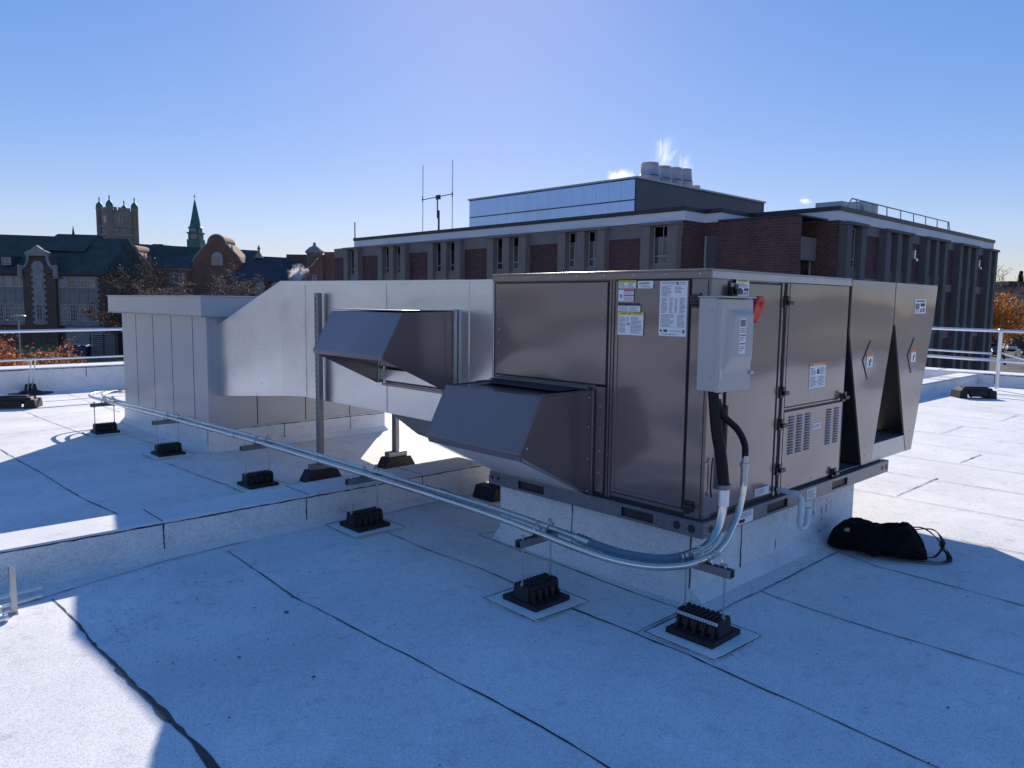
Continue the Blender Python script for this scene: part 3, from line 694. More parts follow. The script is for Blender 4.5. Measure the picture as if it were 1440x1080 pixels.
# ------------------------------------------------------------------ supply duct with relief hood
DU = empty('metal_duct', (.4, 3.9, .6), 'shiny galvanised sheet metal duct joining the brown unit to the grey hut', 'duct')
mb = MB()
prof = [(1.755, 1.81, .73, .05), (4.45, 1.835, .73, .05), (4.86, 1.84, .70, .03), (6.0, 1.375, .60, -.135)]
xs2 = 1.60
vs = []; 
for y, zt, zb, x in prof: vs += [(x, y, zb), (x, y, zt), (xs2+.05-x*.5, y, zt), (xs2+.05-x*.5, y, zb)]
mb.add(vs, [(4*i+j, 4*i+(j+1) % 4, 4*i+4+(j+1) % 4, 4*i+4+j) for i in range(3) for j in range(4)]+[(0, 1, 2, 3), (15, 14, 13, 12)])
for y, z in ((5.7, 1.30), (5.7, .85), (5.2, 1.2), (5.2, .8), (5.75, .7), (5.3, .68)):
    x = .03-(y-4.86)/1.14*.165; mb.screw((x-.001, y, z), (-1, 0, 0), .008, 1)
mb.build('duct_wall', ['duct', 'screw'], DU, .004)
for y in (2.02, 3.06, 4.40, 1.76):
    mb = MB(); mb.box(.044, .0498, y, y+.018, .74, 1.7945)
    for i in range(7): mb.screw((.044, y+.01, .82+i*.15), (-1, 0, 0), .005, 1)
    mb.build('flange', ['duct', 'screw'], DU)
mb = MB(); mb.box(.040, .0498, 1.76, 4.45, 1.795, 1.812)
mb.build('top_flange', 'duct', DU)
mb = MB(); mb.py([(3.40, .715), (3.36, .665), (2.98, .535), (2.6, .50), (1.76, .50), (1.76, .715)], .30, 1.58)
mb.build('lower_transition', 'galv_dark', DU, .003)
# relief hood on the duct
P2 = [(.043, 1.585), (-.43, 1.575), (-.60, 1.275), (-.592, 1.255), (-.02, .985), (.043, .985)]
mb = MB()
mb.px(P2, 2.165, 2.172); mb.px(P2, 3.10, 3.107)
mb.px([(-.43, 1.575), (-.423, 1.568), (-.592, 1.27), (-.60, 1.275)], 2.1722, 3.0998)
mb.px([(.043, 1.577), (-.423, 1.568), (-.43, 1.575), (.043, 1.585)], 2.1722, 3.0998)
mb.px([(-.60, 1.275), (-.588, 1.272), (-.575, 1.245), (-.592, 1.245)], 2.1722, 3.0998)
mb.box(.02, .043, 2.1722, 3.0998, .962, .984)
mb.box(-.43, .0435, 2.1722, 3.0998, 1.5855, 1.592)
h2 = mb.build('relief_hood', 'unit', DU, .003)
mb = MB(); mb.box(.015, .0435, 2.146, 2.1642, .97, 1.60); mb.build('edge_trim', 'galv', h2, .002)
h2['label'] = 'upper sloped brown hood open at the bottom, on the duct side'
mb = MB()
mb.box(.046, .0485, 2.18, 3.09, .99, 1.57, 1)
for i in range(5):
    z = 1.0+i*.115; mb.px([(.040, z), (.005, z+.012), (.006, z+.10), (.041, z+.10)], 2.19, 3.08, 0)
mb.build('damper_blade', ['duct', 'unit_dark'], h2)
mb = MB(); mb.box(-.02, .02, 3.085, 3.0995, .99, 1.25); mb.build('damper_frame', 'galv', h2)

# strut posts of the duct, each on a rubber foot
SP = empty('duct_support', (0, 4.08, 0), 'slotted steel post in front of the duct on a black rubber foot', 'support post', 'posts holding up the duct')
def foot(mb, cx, cy, rot=False):
    poly = [(-.19, 0), (.19, 0), (.13, .10), (-.13, .10)]
    if rot: mb.px([(cx+a, b) for a, b in poly], cy-.075, cy+.075)
    else: mb.py([(cy+a, b) for a, b in poly], cx-.075, cx+.075)
mb = MB(); mb.box(-.021, -.0185, 4.04, 4.11, .13, 1.72); mb.box(-.0183, .02, 4.04, 4.043, .13, 1.72); mb.box(-.0183, .02, 4.107, 4.11, .13, 1.72)
for i in range(30): mb.box(-.0222, -.0211, 4.083, 4.096, .2+i*.05, .23+i*.05, 1)
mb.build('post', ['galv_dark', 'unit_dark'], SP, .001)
mb = MB(); foot(mb, 0, 4.07, True); mb.build('rubber_foot', 'rubber', SP, .006)
mb = MB(); mb.box(-.11, .11, 4.03, 4.11, .1005, .15); mb.build('channel', 'galv_dark', SP, .003)
c = copy_tree(SP); c.location = (.87, 4.12, 0); c['label'] = 'slotted steel post under the middle of the duct, beside the sunlit roof'
for ch in c.children:
    if ch.name.startswith('post'): ch.scale = (1, 1, .40); ch.location = (0, 0, .07)
# short foot under the left end of the unit's rail
S2 = empty('rail_support', (.78, 2.5, 0), 'black rubber foot with a short stub, under the end of the lower hood', 'support foot')
mb = MB(); mb.px([(.60, .012), (.96, .012), (.92, .12), (.64, .12)], 2.36, 2.62); mb.build('rubber_foot', 'rubber', S2, .01)
mb = MB(); mb.box(.72, .84, 2.44, 2.54, .12, .20); mb.box(.75, .79, 2.46, 2.50, .2002, .56); mb.build('stub', 'galv_dark', S2, .004)
mb = MB(); mb.box(.46, 1.06, 2.26, 2.66, .002, .011)
for q in ([(.46, 2.26), (1.06, 2.26)], [(.46, 2.26), (.46, 2.66)]): ribbon(mb, q, .011, .0114, 1, 78, .03)
mb.build('membrane_pad', ['pad', 'bitumen'], S2)

# ------------------------------------------------------------------ grey clad hut
HU = empty('roof_hut', (.9, 7.4, 0), 'grey metal clad box hut with overhanging cap at the left end of the duct', 'hut')
hx0, hx1, hy0, hy1 = -.25, 2.0, 6.0, 8.8
mb = MB(); mb.box(hx0, hx1, hy0, hy1, .24, 1.47)
for y in (8.26, 7.64, 7.03, 6.39): mb.box(hx0-.0022, hx0+.001, y-.006, y+.006, .245, 1.46, 1)
for x in (.3, .9, 1.5): mb.box(x-.006, x+.006, hy0-.0022, hy0+.001, .245, 1.46, 1)
mb.box(hx0-.006, hx0+.04, hy0-.006, hy0-.0002, .24, 1.46); mb.box(hx0-.006, hx0-.0002, hy0, hy0+.05, .24, 1.46)
mb.build('cladding', ['hut', 'flash'], HU, .002)
mb = MB(); mb.box(hx0-.09, hx1+.09, hy0-.09, hy1+.26, 1.47, 1.675); mb.box(hx0-.10, hx1+.10, hy0-.10, hy1+.27, 1.6755, 1.69)
mb.box(hx0-.10, hx1+.10, hy0-.10, hy1+.27, 1.462, 1.4695)
mb.build('cap', 'hut', HU, .006)
mb = MB(); curb(mb, hx0-.012, hx1+.012, hy0-.012, hy1+.012, .24, .06)
for x in (.62, 1.5): vseam(mb, 'y', x, hy0-.015, .06, .235, .008, 9)
hseam(mb, 'y', hx0, hx1, hy0-.0145, .225, .008, 3); vseam(mb, 'x', hy0+.02, hx0-.015, .05, .235, .01, 2)
mb.build('curb', ['membrane', 'bitumen'], HU)

# ------------------------------------------------------------------ pipe supports
PS = empty('pipe_support', (0, 0, 0), 'x', 'pipe support', 'black block supports under the conduits')
mb = MB(); mb.box(-.135, .135, -.13, .13, .012, .04)
mb.px([(-.125, .04), (.125, .04), (.12, .118), (-.12, .118)], -.055, .055)
for i in range(9): mb.box(-.118+i*.0275, -.102+i*.0275, -.05, .05, .1182, .127)
for i in range(5):
    x = -.1+i*.05
    for s in (-1, 1): mb.py([(s*.0552, .0402), (s*.095, .0402), (s*.0552, .105)], x-.006, x+.006)
for i in range(4):
    for s in (-1, 1): mb.add([(-.09+i*.05, s*.0556, .05), (-.062+i*.05, s*.0556, .05), (-.066+i*.05, s*.0556, .085), (-.084+i*.05, s*.0556, .085)], [(0, 1, 2, 3)], 1)
mb.build('rubber_block', ['rubber', 'rust'], PS, .003)
for x in (-.11, .11):
    mb = MB(); mb.tube([(x, 0, .115), (x, 0, .385)], .0055, 8); mb.tube([(x, 0, .118), (x, 0, .132)], .011, 6); mb.tube([(x, 0, .386), (x, 0, .398)], .011, 6); mb.tube([(x, 0, .325), (x, 0, .336)], .011, 6)
    mb.build('threaded_rod', 'galv', PS)
mb = MB(); mb.box(-.15, .15, -.0205, -.018, .337, .378); mb.box(-.15, .15, .018, .0205, .337, .378); mb.box(-.15, .15, -.0178, .0178, .337, .340)
mb.box(-.15, .15, -.0178, -.009, .3755, .378); mb.box(-.15, .15, .009, .0178, .3755, .378)
mb.build('strut_channel', 'galv_dark', PS, .001)
for x in (.0, .1):
    mb = MB(); mb.tube([(x+.030*math.cos(a), 0, .402+.030*math.sin(a)) for a in [R(-60+i*25) for i in range(13)]], .006, 6)
    mb.tube([(x, 0, .43), (x, 0, .455)], .006, 6); mb.tube([(x-.012, 0, .447), (x+.012, 0, .447)], .0075, 6)
    mb.build('pipe_clamp', 'conduit', PS)
mb = MB(); mb.box(-.2, .2, -.2, .2, .0022, .0118, 0)
for q in ([(-.203, -.203), (.203, -.203)], [(.203, -.203), (.203, .203)], [(.203, .203), (-.203, .203)], [(-.203, .203), (-.203, -.203)]): ribbon(mb, q, .011, .0122, 1, 77, .03)
mb.build('membrane_pad', ['pad', 'bitumen'], PS)
ordn = [((-.60, .67), 0, 'black block support on its pad with rusty cut outs, below the brown unit'),
        ((-.535, 2.50), 0, 'black block support standing just in front of the kerb'),
        ((-.56, 4.19), 0, 'black block support just behind the kerb, under the conduits'),
        ((-.655, 6.10), 0, 'black block support at the near corner of the grey hut'),
        ((-.75, 7.95), 0, 'farthest black block support, at the far end of the hut on sunlit roof')]
first = True
root2 = PS
for (x, y), rz, lab in ordn:
    o = root2 if first else copy_tree(root2); first = False
    o.location = (x, y, 0); o['label'] = lab; WORLD[o.name] = Matrix.Translation((x, y, 0))
o = copy_tree(root2); o.location = (-.29, -.20, 0); o.rotation_euler = (0, 0, R(-90)); o['label'] = 'nearest black block support with a pale perforated strip, below the unit corner'
for ch in o.children:
    if ch.name.startswith('pipe_clamp'): ch.location = (-.04, 0, 0)
mb = MB(); mb.box(-.115, .115, -.0588, -.0562, .098, .114)
for i in range(14): mb.box(-.105+i*.0155, -.099+i*.0155, -.0598, -.059, .103, .109, 1)
s_ = MB(); 
me_o = mb
# strip faces the camera side of the rotated block
strip = MB(); W_ = Matrix.Translation((-.29, -.20, 0)) @ Matrix.Rotation(R(-90), 4, 'Z'); WORLD[o.name] = W_
strip.v = [W_ @ v for v in mb.v]; strip.f = mb.f; strip.mi = mb.mi; strip.sm = mb.sm
strip.build('perforated_strip', ['alu', 'unit_dark'], o)

# ------------------------------------------------------------------ conduits
zc = .402
CA = empty('conduit', (-.6, 3.5, .38), 'slim silver outer conduit of the pair on the roof, bending up to the unit', 'conduit')
far = [(-.05, 9.05, .40), (-.28, 8.98, .402), (-.53, 8.9, zc), (-.70, 8.70, zc), (-.76, 8.40, zc), (-.745, 7.95, zc), (-.715, 7.4, zc)]
main = [(-.67, 6.5, zc), (-.62, 5.5, zc), (-.575, 4.5, zc), (-.56, 3.5, zc), (-.555, 2.5, zc), (-.56, 1.6, zc), (-.585, 1.0, zc), (-.62, .66, zc)]
bend = [(-.655, .32, zc), (-.66, .10, zc), (-.60, -.09, zc), (-.46, -.19, zc), (-.29, -.205, zc), (-.20, -.20, zc+.005), (-.09, -.185, zc+.03), (.0, -.17, .485), (.07, -.165, .56), (.105, -.165, .66), (.112, -.165, .74)]
mb = MB(); mb.tube(bez(far+main+bend, 7), .0185, 14)
mb.tube([(-.5585, 1.62, zc), (-.5585, 1.72, zc)], .0225, 12); mb.tube([(-.581, 4.6, zc), (-.587, 4.72, zc)], .0225, 12)
mb.build('pipe', 'conduit', CA)
mb = MB(); mb.tube([(.112, -.165, .70), (.113, -.165, .80)], .020, 12); mb.tube([(.113, -.165, .80), (.113, -.165, .822)], .026, 8); mb.tube([(.114, -.165, .822), (.114, -.165, .86)], .018, 12)
mb.build('connector', 'galv', CA)
mb = MB(); fl = bez([(.114, -.165, .85), (.112, -.16, .92), (.07, -.14, 1.0), (.0, -.10, 1.07), (-.02, -.075, 1.13), (-.02, -.06, 1.22)], 10)
mb.tube(fl, .018, 12); mb.tube([(-.021, -.068, 1.165), (-.021, -.066, 1.19)], .022, 10, 1); mb.build('flexible_section', ['flex', 'galv'], CA)
CB = empty('conduit', (-.5, 3.5, .38), 'thicker inner conduit with a blue grey flexible bend and a black riser', 'conduit')
sh = [(.0, 8.95, zc), (-.22, 8.86, zc), (-.44, 8.78, zc), (-.58, 8.60, zc), (-.64, 8.3, zc), (-.635, 7.95, zc), (-.605, 7.4, zc)]
m2 = [(-.56, 6.5, zc), (-.51, 5.5, zc), (-.47, 4.5, zc), (-.455, 3.5, zc), (-.45, 2.5, zc), (-.455, 1.6, zc), (-.475, 1.0, zc), (-.505, .66, zc), (-.53, .40, zc)]
mb = MB(); mb.tube(bez(sh+m2, 7), .0195, 14); mb.tube([(-.4545, 1.62, zc), (-.454, 1.72, zc)], .0235, 12)
mb.tube([(.0, 8.97, zc), (-.30, 8.87, zc)], .03, 10, 1)
mb.build('pipe', ['conduit', 'flex'], CB)
mb = MB(); mb.tube(bez([(-.53, .42, zc), (-.55, .28, zc), (-.55, .10, zc), (-.48, -.06, zc), (-.36, -.115, zc), (-.29, -.118, zc)], 8), .0235, 14)
mb.tube([(-.527, .44, zc), (-.543, .33, zc)], .027, 12, 1)
mb.build('flexible_bend', ['blueflex', 'conduit'], CB)
mb = MB(); mb.tube(bez([(-.33, -.118, zc), (-.22, -.118, zc), (-.13, -.118, zc+.015), (-.055, -.118, .475), (-.015, -.118, .56), (-.005, -.118, .64)], 8), .0245, 14)
mb.tube([(-.37, -.116, zc), (-.29, -.118, zc)], .025, 12); mb.tube([(-.40, -.113, zc), (-.385, -.115, zc)], .03, 8)
mb.build('elbow', 'conduit', CB)
mb = MB(); mb.tube([(-.005, -.118, .60), (-.005, -.118, .69)], .029, 14); mb.tube([(-.005, -.118, .69), (-.006, -.117, .715)], .037, 8, 1); mb.build('connector', ['alu', 'galv_dark'], CB)
mb = MB(); mb.tube(bez([(-.006, -.117, .70), (-.014, -.10, .85), (-.03, -.075, 1.0), (-.035, -.05, 1.21)], 8), .030, 14); mb.build('flexible_riser', 'flex', CB)

# ------------------------------------------------------------------ condensate trap
mb = MB()
mb.tube(bez([(.888, .034, .515), (.888, -.02, .512), (.888, -.085, .508), (.888, -.118, .49), (.888, -.12, .45), (.888, -.12, .35), (.892, -.12, .315), (.92, -.12, .292), (.965, -.12, .296), (.988, -.12, .33), (.99, -.12, .41)], 8), .0165, 14)
mb.tube([(.888, -.12, .475), (.888, -.12, .44)], .0205, 14); mb.tube([(.888, -.06, .51), (.888, -.09, .508)], .0205, 14)
mb.tube([(.888, -.12, .36), (.888, -.12, .335)], .0205, 14); mb.tube([(.99, -.12, .33), (.99, -.12, .355)], .0205, 14); mb.tube([(.99, -.12, .405), (.99, -.12, .412)], .0175, 14)
tag(mb.build('drain_trap', 'pvc'), 'white plastic U shaped condensate drain pipe below the brown unit', 'drain pipe')

# ------------------------------------------------------------------ black bag
BG = empty('duffel_bag', (1.8, -.3, 0), 'limp black fabric duffel bag lying against the curb on the roof', 'bag')
a, b = Vector((1.67, .04, 0)), Vector((1.83, -.56, 0)); ax = (b-a).normalized(); nr = Vector((-ax.y, ax.x, 0))
L = (b-a).length; nu, nv = 60, 44; vs = []
def bagpt(i, j):
    t = i/(nu-1); s_ = 2*math.pi*j/nv
    prof = (max(0, 1-abs(2*t-1)**2.6))**.5
    hw = .25*prof*(1-.15*t); hh = .205*prof*(1+.14*math.sin(t*8+.5)-.10*t)
    ca, sa = math.cos(s_), math.sin(s_)
    x = hw*math.copysign(abs(ca)**.75, ca); z = hh*.5*(1+math.copysign(abs(sa)**.8, sa))
    p = a+ax*(t*L)+nr*x+Vector((0, 0, z))
    q = mnoise.fractal(p*6, 1.0, 2.2, 4)*.05+mnoise.noise(p*4.0)*.03-.035*abs(mnoise.noise(p*9))
    k = min(1, z/.03)
    return p+(nr*ca+Vector((0, 0, sa)))*q*k+Vector((0, 0, .003))
vs = [tuple(bagpt(i, j)) for i in range(nu) for j in range(nv)]
mb = MB(); mb.add(vs, [(i*nv+j, i*nv+(j+1) % nv, (i+1)*nv+(j+1) % nv, (i+1)*nv+j) for i in range(nu-1) for j in range(nv)], 0, True)
mb.build('bag_body', 'fabric', BG)
def strapmesh(pts, wd, th, name, mat='strap'):
    P = [Vector(p) for p in bez(pts, 8)]; mb = MB(); vs = []
    for i, p in enumerate(P):
        t = (P[min(i+1, len(P)-1)]-P[max(i-1, 0)]).normalized(); w_ = t.cross(Vector((.3, .2, 1))).normalized(); n2 = t.cross(w_)
        for q, e in ((-1, -1), (1, -1), (1, 1), (-1, 1)): vs.append(tuple(p+w_*wd/2*q+n2*th/2*e))
    k = len(P)
    mb.add(vs, [(4*i+j, 4*i+(j+1) % 4, 4*i+4+(j+1) % 4, 4*i+4+j) for i in range(k-1) for j in range(4)]+[(3, 2, 1, 0), (4*k-4, 4*k-3, 4*k-2, 4*k-1)], 0, True)
    return mb.build(name, mat, BG)
strapmesh([(1.90, -.36, .15), (1.96, -.47, .17), (1.97, -.57, .11), (1.92, -.66, .02), (1.81, -.66, .015), (1.70, -.54, .015), (1.63, -.42, .03)], .034, .006, 'shoulder_strap')
strapmesh([(1.86, -.44, .17), (1.93, -.55, .18), (1.91, -.62, .11), (1.85, -.60, .03), (1.77, -.54, .02)], .03, .006, 'handle')
strapmesh([(1.82, -.22, .155), (1.86, -.30, .185), (1.90, -.40, .17), (1.90, -.46, .13)], .03, .006, 'handle')
mb = MB(); mb.tube([(1.945, -.63, .045), (1.965, -.585, .085)], .013, 8); mb.build('buckle', 'tan', BG)
mb = MB(); p = bagpt(12, 17); tq = [bagpt(i, j)+nr*-.006+Vector((0, 0, .002)) for i, j in ((12, 18), (15, 18), (15, 16), (12, 16))]
mb.add([tuple(v) for v in tq]+[tuple(v+nr*.004) for v in tq], [(0, 1, 2, 3), (7, 6, 5, 4), (0, 4, 5, 1), (1, 5, 6, 2), (2, 6, 7, 3), (3, 7, 4, 0)]); mb.build('tag', 'tan', BG)

# ------------------------------------------------------------------ loose metal at the left edge
mb = MB(); mb.box(-2.768, -2.765, 2.38, 2.418, 0, .255); mb.box(-2.7648, -2.74, 2.38, 2.383, 0, .255)
for z in (.06, .235): mb.box(-2.7695, -2.7682, 2.394, 2.404, z, z+.012, 1)
mb.box(-2.80, -2.7402, 2.36, 2.43, .0, .004)
tag(mb.build('angle_bracket', ['galv', 'unit_dark']), 'upright slotted steel angle standing by the kerb at the left edge', 'bracket')
for i, (p, q, z, rd, lab) in enumerate((((-3.3, 2.44, .05), (-2.585, 2.60, .035), 0, .014, 'upper pale metal tube lying on the roof beside the upright angle'),
        ((-3.3, 2.36, .02), (-2.60, 2.52, .016), 0, .011, 'thin metal tube on the roof, lowest beside the upright angle'),
        ((-3.3, 2.62, .012), (-2.62, 2.69, .012), 0, .007, 'slim rod lying along the foot of the kerb'),
        ((-3.2, 2.22, .02), (-2.80, 2.30, .018), 0, .016, 'short white tube at the left frame edge, nearest the camera'))):
    mb = MB(); mb.tube([p, q], rd, 10); mb.tube([tuple(Vector(q)-(Vector(q)-Vector(p)).normalized()*.02), q], rd*1.12, 10)
    tag(mb.build('metal_tube', 'alu'), lab, 'tube', 'loose tubes at the left edge')
mb = MB(); mb.px([(-2.92, 0), (-2.80, 0), (-2.80, .03), (-2.86, .07), (-2.92, .04)], 2.44, 2.47)
mb.box(-2.93, -2.80, 2.5, 2.54, .06, .066); mb.box(-2.87, -2.84, 2.40, 2.60, .0662, .072)
tag(mb.build('clamp_bracket', 'alu', None, .002), 'bright metal clamp piece among the loose tubes at the left edge', 'bracket')

# ------------------------------------------------------------------ guard rails and their bases
GR = empty('guardrail', (2, 12.7, 0), 'galvanised two rail guardrail at the left, before the far parapet', 'guardrail', 'guardrails round the roof edge')
mb = MB(); mb.tube([(-5, 12.3, 1.06), (6, 13.0, 1.13)], .026, 12); mb.build('top_rail', 'rail', GR)
mb = MB(); mb.tube([(-5, 12.3, .62), (6, 13.0, .60)], .017, 12); mb.build('mid_rail', 'rail', GR)
mb = MB()
for x in (-.56, -.50): mb.tube([(x, 12.98+.06*(x+.5), .02), (x+.015, 12.62, .615)], .012, 8)
mb.build('post', 'rail', GR)
for x in (-1.16, 3.2):
    y = 12.3+.7*(x+5)/11; mb = MB(); mb.tube([(x, y, .02), (x, y, 1.07)], .024, 12); mb.build('post', 'rail', GR)
BA = empty('ballast_weight', (0, 0, 0), 'x', 'weight base', 'black weight bases of the guardrails')
mb = MB()
for x in (-.42, .42): mb.px([(x-.12, 0), (x+.12, 0), (x+.10, .13), (x-.10, .13)], -.22, .22)
mb.px([(-.5, .065), (.5, .065), (.42, .165), (-.42, .165)], -.17, .17)
mb.box(-.26, .26, -.235, -.171, .03, .12); mb.box(-.30, .30, .171, .22, .05, .12)
mb.box(-.34, .34, -.1, .1, .1652, .185)
mb.build('weight', 'rubber', BA, .02)
mb = MB(); mb.tube([(-.2, -.2, .03), (.08, -.02, .10)], .02, 8); mb.build('socket', 'galv_dark', BA, .003)
BA.scale = (.68, .8, 1); BA.location = (-1.12, 11.2, 0); BA.rotation_euler = (0, 0, R(-28)); BA['label'] = 'flat black ballast weight at the far left of the roof'
b2 = copy_tree(BA); b2.scale = (.62, .8, 1.15); b2.location = (12.45, 2.1, 0); b2.rotation_euler = (0, 0, R(-47)); b2['label'] = 'flat black guardrail weight on the sunlit right side of the roof'
mb = MB(); mb.lathe([(.17, .012), (.17, .03), (.10, .06), (.08, .16), (.03, .17)], (-.5, 13.02, 0), 16); mb.lathe([(.34, .002), (.34, .01), (.2, .013)], (-.5, 13.0, 0), 20)
tag(mb.build('post_base', 'rubber'), 'black cone shaped post base at the foot of the left parapet', 'post base')
G2 = empty('guardrail', (14.2, 0, 0), 'galvanised guardrail with diagonal brace at the right, before the parking lot', 'guardrail', 'guardrails round the roof edge')
gx = lambda y: 13.65+.22*(3.5-y)*0-.35*(2.2-y)*0
def rp(y, z): return (14.35+.12*(y-2.2), y, z)
mb = MB(); mb.tube([rp(7.5, 1.25), rp(2.2, 1.205), rp(-9, 1.12)], .032, 12); mb.build('top_rail', 'rail', G2)
mb = MB(); mb.tube([rp(7.5, .66), rp(2.2, .60), rp(-9, .53)], .032, 12); mb.build('mid_rail', 'rail', G2)
mb = MB(); mb.tube([(14.3, 2.32, .74), (15.0, 7.5, .80)], .02, 10); mb.build('back_rail', 'rail', G2)
for y in (2.2, -1.2):
    mb = MB(); p = rp(y, 0); mb.tube([(p[0], y, .03), (p[0], y, 1.21)], .037, 12); mb.lathe([(.05, 0), (.05, .06), (.03, .07)], (p[0], y, 1.18), 10); mb.build('post', 'rail', G2)
mb = MB(); mb.tube([(14.33, 2.15, .76), (15.1, 1.55, .50)], .018, 8); mb.build('brace', 'rail', G2)
b3 = copy_tree(BA); b3.location = (14.0, 1.05, 0); b3.rotation_euler = (0, 0, R(-47)); b3['label'] = 'black guardrail weight cut by the right frame edge'

# ================================================================== brick building across the street
BB = empty('brick_building', (45, 40, GZ), 'dark red brick block with concrete window bays, pale fascia and blue metal penthouse', 'building')
XA, XS, XB_, YB, YE, XE = 39.2, 41.6, 45.4, 19.26, 69.9, 78.6
foot_ = [(XA, YE), (XA, 26.6), (XS, 26.6), (XS, 25.4), (XB_, 25.4), (XB_, YB), (XE, YB), (XE, YE)]
mb = MB(); mb.pz(foot_, GZ, 7.1); mb.build('brick_wall', 'brick', BB)
def off(poly, q): # outward offset of this footprint
    return [(XA-q, YE+q), (XA-q, 26.6-q), (XS-q, 26.6-q), (XS-q, 25.4-q), (XB_-q, 25.4-q), (XB_-q, YB-q), (XE+q, YB-q), (XE+q, YE+q)]
mb = MB(); f2 = off(foot_, .12); f2[0] = (XA-.12, 65.9); f2[-1] = (XE+.12, 65.9)
mb.pz(f2, 7.12, 7.72); mb.build('fascia', 'fascia', BB)
mb = MB(); f3 = off(foot_, .2); f3[0] = (XA-.2, 65.95); f3[-1] = (XE+.2, 65.95); mb.pz(f3, 7.73, 8.0)
f4 = off(foot_, -3.5); f4[0] = (XA+3.5, 63); f4[-1] = (XE-3.5, 63); mb.pz(f4, 8.005, 8.25); mb.build('roof', 'flash', BB)
# concrete band under the fascia, butted between the bays
mb = MB(); mb.box(XA-.05, XA-.002, 26.65, YE, 6.15, 7.1)
mb.box(46.6, XE-.05, YB-.05, YB-.002, 6.45, 7.1)
for z in (3.0, -.85): mb.box(46.6, XE-.05, YB-.05, YB-.002, z, z+.6)
mb.build('concrete_band', 'concrete', BB)
def bay(fn, c, wd, zlist, single=False, depth=.55):
    """projecting bay of concrete fins; fn(along, out, z) -> world"""
    mb = MB(fn); hw = wd/2
    zb, zt = zlist[0], 7.06
    fins = [(-hw, -hw+.75), (hw-.75, hw)] + ([] if single else [(-.38, .38)])
    for p, q in fins: mb.box(c+p, c+q, .0, depth, zb, zt-.2)
    mb.box(c-hw-.1, c+hw+.1, 0, depth+.12, zt-.195, zt)
    gaps = [(-hw+.75, hw-.75)] if single else [(-hw+.75, -.38), (.38, hw-.75)]
    for z in zlist[2]:
        for p, q in gaps: mb.box(c+p+.002, c+q-.002, 0, .30, z-.75, z-.02)
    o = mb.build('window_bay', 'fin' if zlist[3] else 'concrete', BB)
    for p, q in gaps:
        for z in zlist[2]:
            m2 = MB(fn); m2.box(c+p+.03, c+q-.03, .02, .05, z, z+2.55, 1)
            for a_, b_ in ((p+.03, p+.10), (q-.10, q-.03)): m2.box(c+a_, c+b_, .0502, .11, z, z+2.55, 0)
            for zz in (z, z+.52, z+2.48): m2.box(c+p+.1002, c+q-.1002, .0502, .11, zz, zz+.07, 0)
            m2.box(c+p+(q-p)*.42, c+p+(q-p)*.42+.05, .0502, .10, z+.592, z+2.478, 0)
            m2.build('window', ['frame', 'glass'], o)
fA = lambda s, o_, z: Vector((XA-o_, s, z)); fB = lambda s, o_, z: Vector((s, YB-o_, z))
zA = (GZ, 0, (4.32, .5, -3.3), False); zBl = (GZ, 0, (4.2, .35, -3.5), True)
for c in (35.0, 42.9, 50.85, 58.8): bay(fA, c, 4.5, zA)
bay(fA, 28.2, 2.9, zA, single=True); bay(fA, 65.9, 2.7, zA, single=True)
for c in (54.45, 62.35, 70.3): bay(fB, c, 4.9, zBl)
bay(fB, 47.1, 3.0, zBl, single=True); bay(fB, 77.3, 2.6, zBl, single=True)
# stair block and recessed entrance
mb = MB(); mb.box(41.35, 41.9, 19.95, 25.39, GZ, 7.12); mb.box(41.9002, XB_-.01, 22.6, 25.39, GZ, 7.11); mb.box(41.25, 45.2, 19.85, 25.395, 7.122, 7.22, 1); mb.build('stair_block', ['brick', 'flash'], BB)
mb = MB(); mb.box(43.2, 45.35, 20.6, 22.55, 4.6, 6.05); mb.build('concrete_canopy', 'concrete', BB)
mb = MB(); mb.box(45.25, 45.39, 20.9, 22.3, .9, 4.55, 1); mb.box(45.2, 45.2498, 21.55, 21.65, .9, 4.55, 0); mb.box(45.2, 45.2498, 20.85, 20.95, .9, 4.55, 0); mb.build('entrance_glazing', ['frame', 'glass'], BB)
mb = MB(); mb.box(41.55, 41.598, 25.5, 26.5, 3.9, 6.25, 1); mb.box(41.53, 41.5498, 26.36, 26.5, 3.9, 6.25, 0); mb.build('window', ['frame', 'glass'], BB)
for x in (58.4, 74.3):
    mb = MB(); mb.box(x-.13, x+.13, 19.0, YB-.003, 5.3, 5.95); mb.box(x, x+.35, 18.9, 19.0, 5.15, 5.35); mb.build('wall_lamp', 'car_white', BB)
mb = MB(); px0, px1, py0, py1 = 48.2, 69.3, 37.4, 58.6
mb.box(px0, px1, py0, py1, 8.26, 12.0); pent = mb.build('penthouse', 'charcoal', BB)
mb = MB()
for i in range(15):
    y = py0+.12+i*1.40
    for z0, z1 in ((8.3, 10.22), (10.33, 11.92)): mb.box(px0-.075, px0-.02, y, y+1.386, z0, z1)
mb.box(px0-.019, px0-.002, py0+.05, py1-.05, 8.28, 11.95, 1)
mb.build('ribbed_cladding', ['ribbed', 'charcoal'], pent)
mb = MB(); mb.box(px0-.15, px1+.1, py0-.15, py1+.1, 12.002, 12.16); mb.build('coping', 'stack', pent)
mb = MB(); mb.box(px0+3, px1-3, 58.7, 62, 8.26, 11.0); mb.build('plant_room', 'charcoal', BB)

